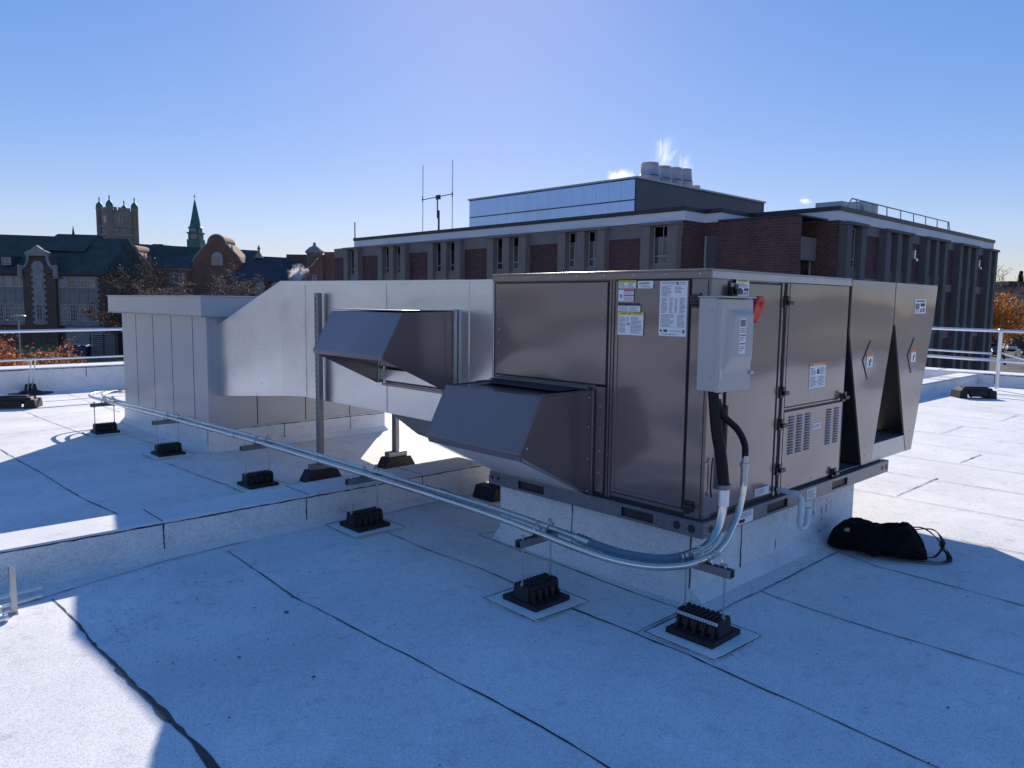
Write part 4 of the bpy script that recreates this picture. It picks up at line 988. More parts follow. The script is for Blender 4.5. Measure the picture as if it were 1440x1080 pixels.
# exhaust stacks on the penthouse
pr = [(.98, 0), (1.0, .2), (.95, .9), (.97, .92), (.97, .98), (.90, 1.0), (.78, 1.95), (.80, 1.97), (.80, 2.1), (.70, 2.1), (.66, 1.6)]
ST = empty('exhaust_stack', (0, 0, 0), 'x', 'exhaust stack', 'exhaust stacks on the penthouse roof')
mb = MB(); mb.lathe(pr, (0, 0, 0), 20); mb.build('stack_cone', 'stack', ST)
mb = MB(); mb.tube([(0, -.99, .95), (-.5, -1.1, .97), (-.9, -.7, 1.0)], .03, 6); mb.lathe([(1.15, 0), (1.15, .12), (1.0, .16)], (0, 0, 0), 16); mb.build('base_ring', 'flash', ST)
labs = ['leftmost and tallest looking pale exhaust stack on the penthouse', 'second exhaust stack from the left, with steam around its rim', 'third exhaust stack from the left on the penthouse', 'rightmost tall exhaust stack on the penthouse, beside the small one']
for i, x in enumerate((54.8, 56.75, 58.55, 60.3)):
    o = ST if i == 0 else copy_tree(ST); o.location = (x, 41, 12.17+(.12 if i == 0 else .1*i-.05)); o['label'] = labs[i]; o.scale = (1.0-.04*i, 1.0-.04*i, 1.05)
o = copy_tree(ST); o.location = (62.25, 41, 12.2); o.scale = (.62, .62, .52); o['label'] = 'short small exhaust stack at the right end of the stack row'
# radio antenna
AN = empty('radio_antenna', (41.2, 54.75, 8.0), 'tall thin radio antenna with crossbar and two whips on the brick building roof', 'antenna')
mb = MB(); mb.tube([(41.2, 54.75, 8.0), (41.2, 54.75, 10.1)], .09, 8); mb.tube([(41.2, 54.95, 9.4), (41.2, 54.95, 11.35)], .06, 8); mb.box(41.1, 41.3, 54.6, 55.1, 11.1, 11.5); mb.build('mast', 'flash', AN)
mb = MB(); mb.tube([(41.2, 57.3, 11.28), (41.2, 52.7, 11.42)], .045, 8); mb.build('crossbar', 'flash', AN)
for y, z0, z1 in ((57.2, 8.3, 14.5), (52.78, 8.3, 14.4)):
    mb = MB(); mb.tube([(41.2, y, z0), (41.2, y-.05, z1)], .03, 6); mb.tube([(41.2, y, 11.1), (41.2, y, 11.6)], .055, 6); mb.build('whip', 'flash', AN)
mb = MB(); mb.tube([(41.2, 69.1, 7.4), (41.2, 69.1, 10.0)], .06, 6); mb.tube([(41.2, 69.1, 7.4), (41.2, 69.1, 8.4)], .1, 6); tag(mb.build('vent_pipe', 'flash'), 'single thin pole at the left end of the brick building roof', 'pole')
RL = empty('roof_railing', (60, 20.3, 8.2), 'thin metal railing along the right roof edge of the brick building', 'railing')
mb = MB(); mb.tube([(49.7, 20.9, 8.0), (49.7, 20.3, 9.0), (69.6, 20.3, 9.0), (70.0, 20.3, 8.0)], .045, 6); mb.build('top_rail', 'lampmetal', RL)
for i in range(8):
    x = 50.6+i*2.7; mb = MB(); mb.tube([(x, 20.3, 8.0), (x-.15, 20.3, 9.0)], .04, 6); mb.build('post', 'lampmetal', RL)
mb = MB(); mb.box(56.0, 58.6, 22.0, 24.5, 8.27, 9.55); mb.box(55.95, 58.65, 21.95, 24.55, 9.552, 9.6)
mb.box(56.3, 58.2, 21.97, 21.998, 8.5, 9.4, 1); mb.box(52.6, 55.9, 22.2, 24.2, 8.27, 9.3)
tag(mb.build('roof_plant', ['stack', 'lampmetal'], None, .02), 'grey box shaped plant unit behind the railing on the brick building roof', 'ventilation unit')
mb = MB()
for i in range(4): mb.box(51.2+i*.5, 51.5+i*.5, 33.0, 33.3, 8.27, 8.9)
mb.box(51.1, 53.1, 32.95, 33.35, 8.9002, 9.05); tag(mb.build('roof_plant', 'car_white', None, .02), 'small white fan unit on the roof below the right end of the penthouse', 'ventilation unit')

# ================================================================== old campus halls on the left (turned 45 degrees)
HROT = YAW-math.pi/2
def hall(name, u_, dep, label, cat='building', z=GZ, group=None):
    return empty(name, HF(u_, dep, z), label, cat, group, HROT)
def wbox(u0, u1, z0, z1, dep, parent, nx=2, nz=3, name='window', rec=.12):
    """sash window: stone surround, glass and glazing bars (front of wall at depth dep)"""
    mb = MB(HF); t = .10
    mb.box(u0+t, u1-t, dep-.04, dep-.01, z0+t, z1-t, 1)
    for a in ((u0, u1, z0, z0+t), (u0, u1, z1-t, z1), (u0, u0+t, z0+t, z1-t), (u1-t, u1, z0+t, z1-t)): mb.box(a[0], a[1], dep-.11, dep-.003, a[2], a[3])
    for i in range(1, nx): x = u0+(u1-u0)*i/nx; mb.box(x-.03, x+.03, dep-.07, dep-.042, z0+t, z1-t)
    for i in range(1, nz): zz = z0+(z1-z0)*i/nz; mb.box(u0+t, u1-t, dep-.075, dep-.0405, zz-.03, zz+.03)
    return mb.build(name, ['frame', 'hglass'], parent)
HL = hall('old_hall', -69, 110, 'old hall with green roof, scrolled stone gable and stone framed windows, far left')
mb = MB(HF); mb.box(-84, -58.6, 110, 124, GZ, 5.1); mb.build('wall', 'hbrick', HL)
mb = MB(HF)
mb.add([(-84.5, 109.4, 5.0), (-58.2, 109.4, 5.0), (-58.2, 124.5, 5.0), (-84.5, 124.5, 5.0), (-84.5, 117, 11.2), (-58.3, 117, 10.6)],
       [(0, 1, 5, 4), (1, 2, 5), (2, 3, 4, 5), (3, 0, 4), (0, 3, 2, 1)])
mb.box(-84.5, -58.2, 109.25, 109.39, 4.85, 5.1, 1)
rf = mb.build('roof', ['copper', 'flash'], HL)
mb = MB(HF); mb.add([(-70.4, 113.5, 8.6), (-63.0, 113.5, 8.4), (-63.2, 118, 11.2), (-69.4, 118, 11.3), (-64.0, 121, 11.0), (-68.8, 121, 11.0)], [(0, 1, 2, 3), (3, 2, 4, 5)])
mb.tube([(-66.75, 117.5, 11.1), (-66.75, 117.5, 12.5)], lambda t: .22-.2*t, 8); mb.build('ridge_finial', 'copper', rf)
# stone framed panels of windows
for u0, u1 in ((-76.0, -69.55), (-65.0, -59.3)):
    mb = MB(HF); mb.box(u0, u1, 109.86, 109.998, -2.2, 4.75)
    for i in range(5): x = u0+.05+(u1-u0-.4)*i/4; mb.box(x, x+.3, 109.78, 109.858, -2.2, 4.75)
    mb.box(u0-.1, u1+.1, 109.75, 109.777, 2.75, 2.95); mb.box(u0-.1, u1+.1, 109.75, 109.777, -2.3, -2.05)
    for i in range(9):
        for x in (u0-.22, u1-.05): mb.box(x, x+.27, 109.88, 109.99, -2.1+i*.8, -1.7+i*.8)
    mb.build('stone_panel', 'stone', HL)
    for i in range(4):
        a = u0+.32+(u1-u0-.4)*i/4; wd = (u1-u0-.4)/4-.24
        wbox(a, a+wd, 3.05, 4.6, 109.86, HL, 3, 3); wbox(a, a+wd, -1.75, .72, 109.86, HL, 3, 4)
mb = MB(HF); GU = -67.3
mb.prism([(-2.3, GZ), (2.3, GZ), (2.3, 5.4), (1.65, 6.1), (1.25, 7.0), (1.2, 7.6), (-1.2, 7.6), (-1.25, 7.0), (-1.65, 6.1), (-2.3, 5.4)], lambda p, q, t: (GU+p, t, q), 109.3, 112.5)
gb = mb.build('gable', 'hbrick', HL)
mb = MB(HF)
for s in (-1, 1):
    pth = [(s*2.45, 5.0), (s*2.45, 5.6), (s*2.0, 5.85), (s*1.62, 6.3), (s*1.40, 6.9), (s*1.35, 7.5)]
    mb.tube(bez([(GU+a_, 109.2, b_) for a_, b_ in pth], 5), .19, 8)
    mb.tube([(GU+s*2.5, 109.15, 4.6), (GU+s*2.5, 109.15, 6.2)], .34, 8)
    mb.box(GU+s*2.5-.28, GU+s*2.5+.28, 109.0, 109.6, 4.3, 5.2)
mb.box(GU-1.6, GU+1.6, 109.0, 109.6, 7.5, 7.75)
mb.prism([(-1.75, 7.78), (1.75, 7.78), (1.75, 7.95), (.9, 8.3), (0, 8.95), (-.9, 8.3), (-1.75, 7.95)], lambda p, q, t: (GU+p, t, q), 109.05, 109.6)
mb.box(GU-.75, GU+.75, 109.15, 109.298, -2.2, 5.8)
mb.prism([(-.9, 5.6), (.9, 5.6), (.8, 6.3), (.4, 6.75), (-.4, 6.75), (-.8, 6.3)], lambda p, q, t: (GU+p, t, q), 109.1, 109.3)
for i in range(9):
    for s in (-1, 1): mb.box(GU+s*.9-.13, GU+s*.9+.13, 109.18, 109.297, -2.1+i*.85, -1.7+i*.85)
mb.build('scroll_trim', 'stone_light', gb)
wbox(GU-.45, GU+.45, 3.0, 4.55, 109.15, gb, 2, 3); wbox(GU-.45, GU+.45, -1.6, .7, 109.15, gb, 2, 4)
for i in range(4): wbox(-63.6+i*1.1, -62.8+i*1.1, -4.9, -3.2, 110, HL, 2, 3)
mb = MB(HF); mb.box(-73.4, -71.7, 110.6, 113, 6.1, 7.5); mb.build('dormer', 'copper', HL); wbox(-73.2, -71.9, 6.2, 7.3, 110.55, HL, 2, 2, 'dormer_window')
mb = MB(HF); mb.box(-64, -58.62, 109.6, 109.99, GZ, -2.4); mb.build('plinth', 'stone', HL)
# middle hall
MH = hall('old_hall', -60, 130, 'long red brick hall with green roof and two curved gables, behind the bare trees')
mb = MB(HF); mb.box(-80, -45.5, 130, 142, GZ, 7.0); mb.build('wall', 'rbrick', MH)
mb = MB(HF); mb.add([(-80, 129.5, 6.9), (-45, 129.5, 6.9), (-45, 142.5, 6.9), (-80, 142.5, 6.9), (-80, 136, 11.8), (-45.0, 136, 10.3)], [(0, 1, 5, 4), (1, 2, 5), (2, 3, 4, 5), (3, 0, 4), (3, 2, 1, 0)]); mb.build('roof', 'copper', MH)
mb = MB(HF); mb.tube(bez([(-64.0, 129.2, 10.4), (-63.6, 129.2, 9.2), (-62.8, 129.2, 8.0)], 4), .2, 6)
mb.tube(bez([(-71.0, 129.3, 9.6), (-70.7, 129.3, 8.6), (-70.0, 129.3, 7.5), (-69.5, 129.3, 7.1)], 4), .26, 6); mb.build('scroll', 'stone_light', MH)
def dutch(u_, w_, z0, z1, dep, par, mat='rbrick'):
    hw = w_/2; k = (z1-z0)
    arc = [(hw*.36*math.cos(R(a)), z1-hw*.36+hw*.36*math.sin(R(a))) for a in range(0, 181, 20)]
    right = [(hw, GZ), (hw, z0), (hw*.86, z0+k*.22), (hw*.62, z0+k*.45), (hw*.45, z0+k*.62)]
    poly = right+arc+[(-a, b) for a, b in right[::-1]]
    mb = MB(HF); mb.prism(poly, lambda p, q, t: (u_+p, t, q), dep-.8, dep+4); o = mb.build('curved_gable', mat, par)
    mb = MB(HF); top = poly[1:-1]
    for a, b in zip(top, top[1:]): mb.tube([(u_+a[0], dep-.75, a[1]), (u_+b[0], dep-.75, b[1])], .15, 6)
    for s in (-1, 1): mb.tube([(u_+s*hw*.62, dep-.7, z0+k*.45), (u_+s*hw*.62, dep-.7, z0+k*.45+.9)], lambda t: .2-.12*t, 6)
    mb.build('gable_trim', 'stone_light', o)
    return o
g1 = dutch(-64.0, 7.2, 6.4, 10.6, 130, MH); g2 = dutch(-49.6, 8.2, 7.9, 12.4, 130, MH)
def archwin(u_, z0, wd, ht, dep, par):
    mb = MB(HF); hw = wd/2
    arc = [(hw*math.cos(R(a)), z0+ht-hw+hw*math.sin(R(a))) for a in range(0, 181, 15)]
    mb.prism([(-hw, z0), (hw, z0)]+arc, lambda p, q, t: (u_+p, t, q), dep-.12, dep-.003, 0)
    for i in range(3):
        c = u_-hw+(i+.5)*wd/3; mb.box(c-wd*.125, c+wd*.125, dep-.16, dep-.1205, z0+.12, z0+ht-hw*(.75 if i != 1 else .35), 1)
    mb.build('arched_window', ['frame', 'hglass'], par)
archwin(-64.0, 4.9, 3.3, 3.2, 129.2, g1); archwin(-49.5, 7.3, 1.9, 2.2, 129.2, g2)
for u_ in (-68.0, -67.2, -66.4, -57.9, -56.9, -55.9, -54.0, -52.9, -51.5, -49.6, -48.3): wbox(u_, u_+.75, 4.2, 6.0, 130, MH, 2, 2)
for u_ in (-67, -65.5, -64, -62.5, -58.6, -57.4, -56.2, -55, -52, -50.5, -49, -47.5): wbox(u_, u_+1.0, -.5, 2.4, 130, MH, 2, 3)
mb = MB(HF)
for z in (3.2, 6.6): mb.box(-69, -45.5, 129.85, 129.998, z, z+.25)
mb.build('stone_band', 'stone_light', MH)
# pale stone tower
TB = (-88.4, 170.0); th = R(49.5); ts = 5.33
def TF(a, b, z): return HF(TB[0]+a*math.cos(th)-b*math.sin(th), TB[1]+a*math.sin(th)+b*math.cos(th), z)
TW = empty('stone_tower', TF(ts/2, ts/2, GZ), 'square stone tower with four domed corner turrets above the green roofs', 'tower', None, HROT+th)
mb = MB(TF); mb.box(0, ts, 0, ts, GZ, 21.0); mb.box(-.25, ts+.25, -.25, ts+.25, 17.3, 17.8); mb.box(-.35, ts+.35, -.35, ts+.35, 15.4, 15.9)
for i in range(4): mb.box(.95+i*.95, 1.5+i*.95, -.15, .3, 21.002, 21.6)
for i in range(4): mb.box(-.15, .3, .95+i*.95, 1.5+i*.95, 21.004, 21.6)
shaft = mb.build('shaft', 'tower_stone', TW)
def twin(a0, a1, z0, z1, side):
    mb = MB(TF)
    for k in range(3):
        p, q = a0+(a1-a0)*k/3+.06, a0+(a1-a0)*(k+1)/3-.06
        if side: mb.box(-.06, -.003, p, q, z0, z1)
        else: mb.box(p, q, -.06, -.003, z0, z1)
    mb.build('window', 'hglass', shaft)
twin(1.4, 3.9, 18.2, 19.8, 0); twin(1.4, 3.9, 18.2, 19.8, 1); twin(1.3, 4.0, 12.4, 15.0, 0); twin(1.3, 4.0, 12.4, 15.0, 1)
mb = MB(TF); mb.box(2.0, 3.3, -.3, -.02, 15.902, 17.0); mb.build('balcony', 'tower_stone', shaft)
for a_, b_ in ((0, 0), (ts, 0), (0, ts), (ts, ts)):
    p = TF(a_, b_, 0); hh = 21.3 if (a_, b_) != (ts, ts) else 21.1; rr0 = .74
    mb = MB(); mb.lathe([(rr0, GZ), (rr0, hh), (rr0*1.12, hh+.05), (rr0*1.12, hh+.25)], (p.x, p.y, 0), 12); t_ = mb.build('turret', 'tower_stone', TW)
    mb = MB(); mb.lathe([(rr0, hh+.26), (rr0*1.04, hh+.65), (rr0*.85, hh+1.15), (rr0*.45, hh+1.5), (.12, hh+1.75), (.1, hh+2.1), (.17, hh+2.25), (.04, hh+2.8)], (p.x, p.y, 0), 12); mb.build('dome', 'copper2', t_)
# spire
SPR = hall('chapel_spire', -61.9, 150, 'slim green copper spire with a cross on top and a square belfry', 'spire')
mb = MB(HF); mb.box(-63.3, -60.75, 150, 152.5, GZ, 13.2); mb.box(-63.1, -60.95, 150.2, 152.3, 13.202, 14.3); mb.box(-63.3, -60.75, 150, 152.5, 14.302, 14.6); mb.box(-62.95, -61.1, 150.3, 152.2, 14.602, 15.4); bel = mb.build('belfry', 'copper2', SPR)
for z0, z1 in ((13.35, 14.15), (14.7, 15.3)): wbox(-62.5, -61.5, z0, z1, 150.15, bel, 2, 2)
p = HF(-62.02, 151.2, 0); mb = MB(); mb.lathe([(1.55, 15.4), (1.15, 15.75), (.85, 17), (.5, 18.8), (.15, 20.6), (.05, 20.8)], (p.x, p.y, 0), 8); mb.build('spire_cone', 'copper2', SPR)
mb = MB(HF); mb.tube([(-62.02, 151.2, 20.6), (-62.02, 151.2, 21.9)], .05, 6); mb.tube([(-62.3, 151.2, 21.5), (-61.75, 151.2, 21.5)], .05, 6); mb.build('cross', 'flash', SPR)
mb = MB(HF); mb.prism([(-2, GZ), (2, GZ), (2, 11.4), (.9, 12.2), (-.9, 12.2), (-2, 11.4)], lambda p_, q, t: (-69.0+p_, t, q), 150, 154)
mb.box(-80, -57, 152, 160, GZ, 11.4); tag(mb.build('chapel_hall', 'copper'), 'green roofed chapel hall behind the red brick hall', 'building')
# slate roofed hall on the right
SH = hall('slate_hall', -40, 130, 'low hall with a dark slate hipped roof and stone finial, left of the steam', 'building')
mb = MB(HF); mb.box(-47.6, -33.6, 126, 140, GZ, 4.7); mb.build('wall', 'hbrick', SH)
mb = MB(HF); mb.add([(-48, 125.6, 4.6), (-33, 125.6, 4.6), (-33, 140, 4.6), (-48, 140, 4.6), (-43.6, 132, 9.1), (-33, 132, 8.7)], [(0, 1, 5, 4), (1, 2, 5), (2, 3, 4, 5), (3, 0, 4), (3, 2, 1, 0)])
rf2 = mb.build('roof', 'slate', SH)
mb = MB(HF); p = HF(-43.3, 131.5, 0); mb = MB(); mb.lathe([(.8, 8.7), (.45, 9.3), (.2, 9.7), (.16, 10.1), (.28, 10.3), (.05, 10.9)], (p.x, p.y, 0), 10); mb.build('finial', 'stone', rf2)
for u_ in (-44.2, -41.4, -38.7): archwin(u_, .5, 1.5, 4.2, 125.95, SH)
for u_ in (-46.6, -43.0, -39.9, -37): wbox(u_, u_+.9, -3, -1, 126, SH)
# right brick hall with scroll gable and turret
RH = hall('old_hall', -31, 120, 'red brick gabled hall with a pale stone turret, directly left of the modern brick block')
mb = MB(HF); mb.box(-32.2, -20, 121, 135, GZ, 8.2); mb.box(-29.4, -20, 120, 136, GZ, 9.2); mb.build('wall', 'rbrick', RH)
mb = MB(HF); mb.prism([(-34.0, GZ), (-29.4, GZ), (-29.4, 8.6), (-30.2, 8.0), (-31.2, 6.9), (-32.1, 6.3), (-32.9, 5.2), (-34, 4.4)], lambda p_, q, t: (p_, t, q), 119, 123); gbl = mb.build('gable', 'rbrick', RH)
mb = MB(HF); mb.tube(bez([(-33.9, 118.9, 4.3), (-33.0, 118.9, 4.7), (-32.3, 118.9, 6.2), (-31.1, 118.9, 6.9), (-30.1, 118.9, 8.1)], 5), .16, 6); mb.build('scroll_trim', 'stone_light', gbl)
wbox(-31.0, -30.3, 4.6, 5.6, 119, gbl, 1, 2); wbox(-31.0, -30.3, 1.8, 3.4, 119, gbl, 1, 2)
p = HF(-31.9, 124, 0); mb = MB(); mb.lathe([(1.3, GZ), (1.3, 9.2), (1.5, 9.25), (1.5, 9.55)], (p.x, p.y, 0), 8); tr_ = mb.build('turret', 'stone_light', RH)
mb = MB(); mb.lathe([(1.5, 9.56), (.9, 10.1), (.25, 10.4), (.25, 10.8), (.05, 10.95)], (p.x, p.y, 0), 8); mb.build('turret_cap', 'stone', tr_)
mb = MB(HF); mb.box(-38.5, -28.5, 131, 137, GZ, 9.4); mb.build('rear_block', 'hbrick', RH)

# slatted enclosure, blue container, street lamp
SF = hall('slatted_screen', -50.4, 94, 'dark slatted timber screen standing left of the grey hut, before the old hall', 'screen', -5.6)
mb = MB(HF); mb.box(-51.8, -48.8, 94.3, 97, -5.5, -2.7); mb.build('panel', 'wood_dark', SF)
mb = MB(HF)
for i in range(11): mb.box(-51.9, -48.7, 94.0, 94.29, -5.4+i*.25, -5.27+i*.25)
mb.build('slats', 'stone', SF)
for u_ in (-51.9, -50.3, -48.8): mb = MB(HF); mb.box(u_-.06, u_+.06, 93.9, 93.998, -5.6, -2.6); mb.build('post', 'bark', SF)
BC = hall('waste_container', -53.5, 94, 'dark blue metal waste container below the old hall windows', 'container', -5.6)
mb = MB(HF); mb.prism([(-1.5, -5.5), (1.5, -5.5), (1.6, -4.3), (-1.6, -4.3)], lambda p_, q, t: (-53.5+p_, t, q), 93, 95.2); mb.box(-55.0, -52.0, 92.95, 92.998, -5.0, -4.9, 0); mb.build('body', 'bluepaint', BC, .05)
mb = MB(HF); mb.prism([(-1.65, -4.29), (1.65, -4.29), (1.2, -4.05), (-1.2, -4.05)], lambda p_, q, t: (-53.5+p_, t, q), 92.9, 95.3); mb.build('lid', 'bluepaint', BC, .04)
LP = hall('street_lamp', -45.15, 70, 'slim grey street lamp with a flat head in front of the old hall', 'street lamp')
p = HF(-45.15, 70, 0); mb = MB(); mb.tube([(p.x, p.y, GZ), (p.x, p.y, -.4)], .07, 8); mb.build('pole', 'lampmetal', LP)
mb = MB(); mb.lathe([(.1, -.5), (.12, -.35), (.3, -.25), (.62, -.14), (.60, -.02), (.3, .03), (.02, .04)], (p.x, p.y, 0), 14); mb.build('lamp_head', 'lampmetal', LP)

# ================================================================== trees
def grow(seed, H_, spread, levels=4, trunk=.16, kids=(5, 4, 4, 3), start=.3):
    rg = random.Random(seed); segs = []; tips = []
    def br(p, d_, L_, r_, lv):
        k = 4 if lv < 2 else 3; pts = [p]; q = p; dv = d_.copy()
        for i in range(k):
            dv = (dv+Vector((rg.gauss(0, .16), rg.gauss(0, .16), rg.gauss(.04, .12)))).normalized(); q = q+dv*(L_/k); pts.append(q)
        segs.append((pts, r_, r_*.45, lv))
        if lv >= levels-1: tips.extend(pts[1:]); return
        n_k = kids[min(lv, len(kids)-1)]
        for j in range(n_k):
            t = (start if lv == 0 else .25)+(1-(start if lv == 0 else .25))*(j+rg.random())/n_k
            i = min(k-1, int(t*k)); f = t*k-i; bp = pts[i]+(pts[i+1]-pts[i])*f
            az = rg.uniform(0, 6.283); nd = (dv*rg.uniform(.35, .75)+Vector((math.cos(az), math.sin(az), rg.uniform(-.1, .45)))*spread).normalized()
            br(bp, nd, L_*rg.uniform(.42, .66), r_*rg.uniform(.4, .58), lv+1)
        br(pts[-1], dv, L_*.55, r_*.45, lv+1)
    br(Vector((0, 0, 0)), Vector((0, 0, 1)), H_*.62, trunk, 0)
    return segs, tips
def tree(name, loc, seed, H_, label, cat='tree', group=None, spread=.8, levels=4, trunk=.16, bark='bark', leaf=None, nleaf=0, lsize=.12, lspread=.3, twig=.6, kids=(5, 4, 4, 3), start=.3):
    T_ = empty(name, loc, label, cat, group); segs, tips = grow(seed, H_, spread, levels, trunk, kids, start)
    top = max(t.z for t in tips); sc = H_/top; rg = random.Random(seed+1); o = Vector(loc)
    mt = MB(); mc = MB()
    for pts, r0, r1, lv in segs:
        tgt = mt if lv == 0 else mc
        tgt.tube([tuple(o+p*sc) for p in pts], max(.012*twig, r0*sc), 7 if lv == 0 else 4 if lv < 2 else 3, 0, max(.009*twig, r1*sc))
    mt.build('trunk', bark, T_)
    for i in range(nleaf):
        t = o+rg.choice(tips)*sc+Vector((rg.gauss(0, lspread), rg.gauss(0, lspread), rg.gauss(0, lspread)))
        a_ = Vector((rg.gauss(0, 1), rg.gauss(0, 1), rg.gauss(0, 1))).normalized(); b_ = a_.orthogonal().normalized(); s_ = lsize*rg.uniform(.5, 1.3)
        mc.add([tuple(t-a_*s_), tuple(t+b_*s_*.6), tuple(t+a_*s_), tuple(t-b_*s_*.6)], [(0, 1, 2, 3)], 1)
    mc.build('crown', [bark, leaf or 'leaf_dry'], T_)
    return T_
G1 = 'bare trees before the old halls'
for i, (u_, dp_, h_, lab, nl, bk) in enumerate(((-51.2, 101, 12.8, 'bare tree with a few rusty leaves at the right end of the far left hall', 900, 'bark'), (-47.4, 99, 11.8, 'bare tree left of the wide purple grey crown', 600, 'bark'),
        (-43.6, 97, 11.4, 'wide bare crown below the green spire', 900, 'bark_pale'), (-40.6, 100, 12.0, 'bare tree right of the spire, below the tall curved gable', 700, 'bark_pale'), (-38.0, 96, 11.0, 'low bare tree just left of the slate roof', 700, 'bark_pale'), (-35.2, 101, 10.6, 'bare tree half hidden behind the hut cap, before the slate hall', 500, 'bark'))):
    tree('bare_tree', tuple(HF(u_, dp_, GZ+1.5)), 20+i, h_, lab, 'tree', G1, 1.25, 5, .22, bk, 'leaf_dry', nl, .11, .45, 2.6, (8, 6, 5, 4), .3)
for i, (u_, dp_, h_, lab) in enumerate(((-41.2, 62, 5.6, 'russet leaved shrub at the left edge below the old hall'), (-38.1, 63, 5.3, 'smaller russet shrub left of the lawn patch'))):
    tree('russet_shrub', tuple(HF(u_, dp_, GZ)), 50+i, h_, lab, 'shrub', 'russet shrubs beyond the left parapet', 1.15, 4, .09, 'bark', 'leaf_red', 2600-700*i, .13, .34, 2.0, (8, 5, 4, 3), .45)
for i, (u_, dp_, h_, lab) in enumerate(((-36.4, 58, 3.4, 'low leafless bush beyond the left parapet, right of the russet shrubs'), (-33.5, 57, 3.2, 'low leafless bush left of the hut, beyond the parapet'))):
    tree('bare_bush', tuple(HF(u_, dp_, GZ)), 60+i, h_, lab, 'shrub', 'bare bushes beyond the left parapet', 1.2, 4, .06, 'bark', 'leaf_dry', 160, .08, .25, 1.6, (8, 6, 4, 3), .2)
tree('golden_tree', tuple(HF(76.2, 118, GZ)), 71, 12.2, 'golden leaved autumn tree right of the brick block', 'tree', None, .62, 5, .2, 'bark', 'leaf_gold', 5200, .20, .42, 1.5, (9, 5, 4, 3), .25)
tree('bare_tree', tuple(HF(81.5, 128, GZ)), 72, 16.2, 'tall grey leafless tree behind the golden one', 'tree', None, .7, 5, .2, 'bark_pale', 'leaf_dry', 200, .12, .35, 2.4, (7, 5, 4, 3))
def conifer(loc, H_, label, seed):
    T_ = empty('conifer', loc, label, 'tree'); o = Vector(loc); rg = random.Random(seed)
    mb = MB(); mb.tube([tuple(o), tuple(o+Vector((0, 0, H_)))], .25, 6, 0, .03); mb.build('trunk', 'bark', T_)
    mb = MB()
    for i in range(1800):
        t = rg.random()**.8; z = H_*(.12+.88*t); rad = H_*.17*(1-t)*rg.uniform(.2, 1.1)+.05; az = rg.uniform(0, 6.283)
        c_ = o+Vector((rad*math.cos(az), rad*math.sin(az), z-rad*.3)); dv = Vector((math.cos(az), math.sin(az), rg.uniform(-.5, .1))).normalized(); sd_ = dv.orthogonal().normalized()
        mb.add([tuple(c_-dv*.35), tuple(c_+sd_*.14), tuple(c_+dv*.35), tuple(c_-sd_*.14)], [(0, 1, 2, 3)])
    mb.build('crown', 'leaf_dark', T_)
conifer(tuple(HF(106.5, 162, GZ)), 16.6, 'dark pointed conifer rising above the flat dark building at the right edge', 5)
conifer(tuple(HF(118, 190, GZ)), 15, 'dark conifer behind the flat dark building, farther back', 6)

# dark flat building at the far right, cars
FB = hall('flat_building', 118, 165, 'dark flat roofed building at the right frame edge behind the golden tree')
mb = MB(HF); mb.box(103.0, 140, 160, 180, GZ, 6.6); mb.build('wall', 'hbrick', FB)
mb = MB(HF); mb.box(102.6, 140.4, 159.6, 180.4, 6.62, 7.4); mb.build('parapet', 'flash', FB)
mb = MB(HF); mb.box(103.0, 140, 159.9, 159.998, .6, 1.0); mb.build('stone_band', 'stone_light', FB)
for i in range(7): wbox(104+i*3, 106+i*3, 2.2, 4.6, 160, FB, 2, 2); wbox(104+i*3, 106+i*3, -3.2, -.6, 160, FB, 2, 2)

CAR = empty('parked_car', (0, 0, 0), 'x', 'car', 'cars parked in the lot')
prof = [(-2.2, .35), (2.2, .35), (2.28, .6), (2.2, .85), (1.35, .98), (.62, 1.42), (-1.0, 1.46), (-1.75, 1.05), (-2.2, .98), (-2.28, .6)]
mb = MB(); mb.px(prof, -.88, .88); mb.build('body', 'car_white', CAR, .1, 3)
mb = MB(); mb.px([(1.28, 1.0), (.64, 1.38), (-.98, 1.42), (-1.6, 1.06)], -.885, .885)
mb.px([(1.42, .99), (.66, 1.44), (.62, 1.41), (1.36, .97)], -.72, .72); mb.px([(-1.82, 1.05), (-1.02, 1.475), (-.98, 1.44), (-1.76, 1.03)], -.72, .72); mb.build('window', 'glass', CAR)
for x in (-1.4, 1.4):
    for s in (-1, 1):
        mb = MB(); mb.tube([(x, s*.70, .33), (x, s*.895, .33)], .33, 14, 0); mb.tube([(x, s*.8952, .33), (x, s*.905, .33)], .19, 10, 1); mb.build('wheel', ['tyre', 'car_grey'], CAR)
for s in (-1, 1): mb = MB(); mb.box(2.18, 2.27, s*.62-.18, s*.62+.18, .62, .76); mb.build('headlight', 'frame', CAR)
cars = [(86.5, 160, 'car_white', 'white car parked nearest the brick block corner'), (93.2, 158, 'car_grey', 'grey car parked left of the guardrail post'), (98.8, 157, 'car_blue', 'dark blue car seen just right of the guardrail post'),
        (102.6, 158, 'car_white', 'white car behind the right guardrail, below the golden tree'), (107.5, 157, 'car_grey', 'silver grey car at the right frame edge, back row'),
        (88, 139, 'car_black', 'black car in the front row near the brick block'), (92.3, 138, 'car_black', 'black car in the front row, last at the right frame edge'), (79.5, 141, 'car_grey', 'grey car in the front row by the brick wall'),
        (112, 168, 'car_red', 'dark red car deep in the lot, right edge')]
for i, (u_, dp_, m_, lab) in enumerate(cars):
    o = CAR if i == 0 else copy_tree(CAR)
    o.location = HF(u_, dp_, GZ+.06); o.rotation_euler = (0, 0, HROT+R(62+(i*37) % 14)); o['label'] = lab
    for ch in o.children:
        if ch.name.startswith('body'): ch.material_slots[0].link = 'OBJECT'; ch.material_slots[0].material = M[m_]
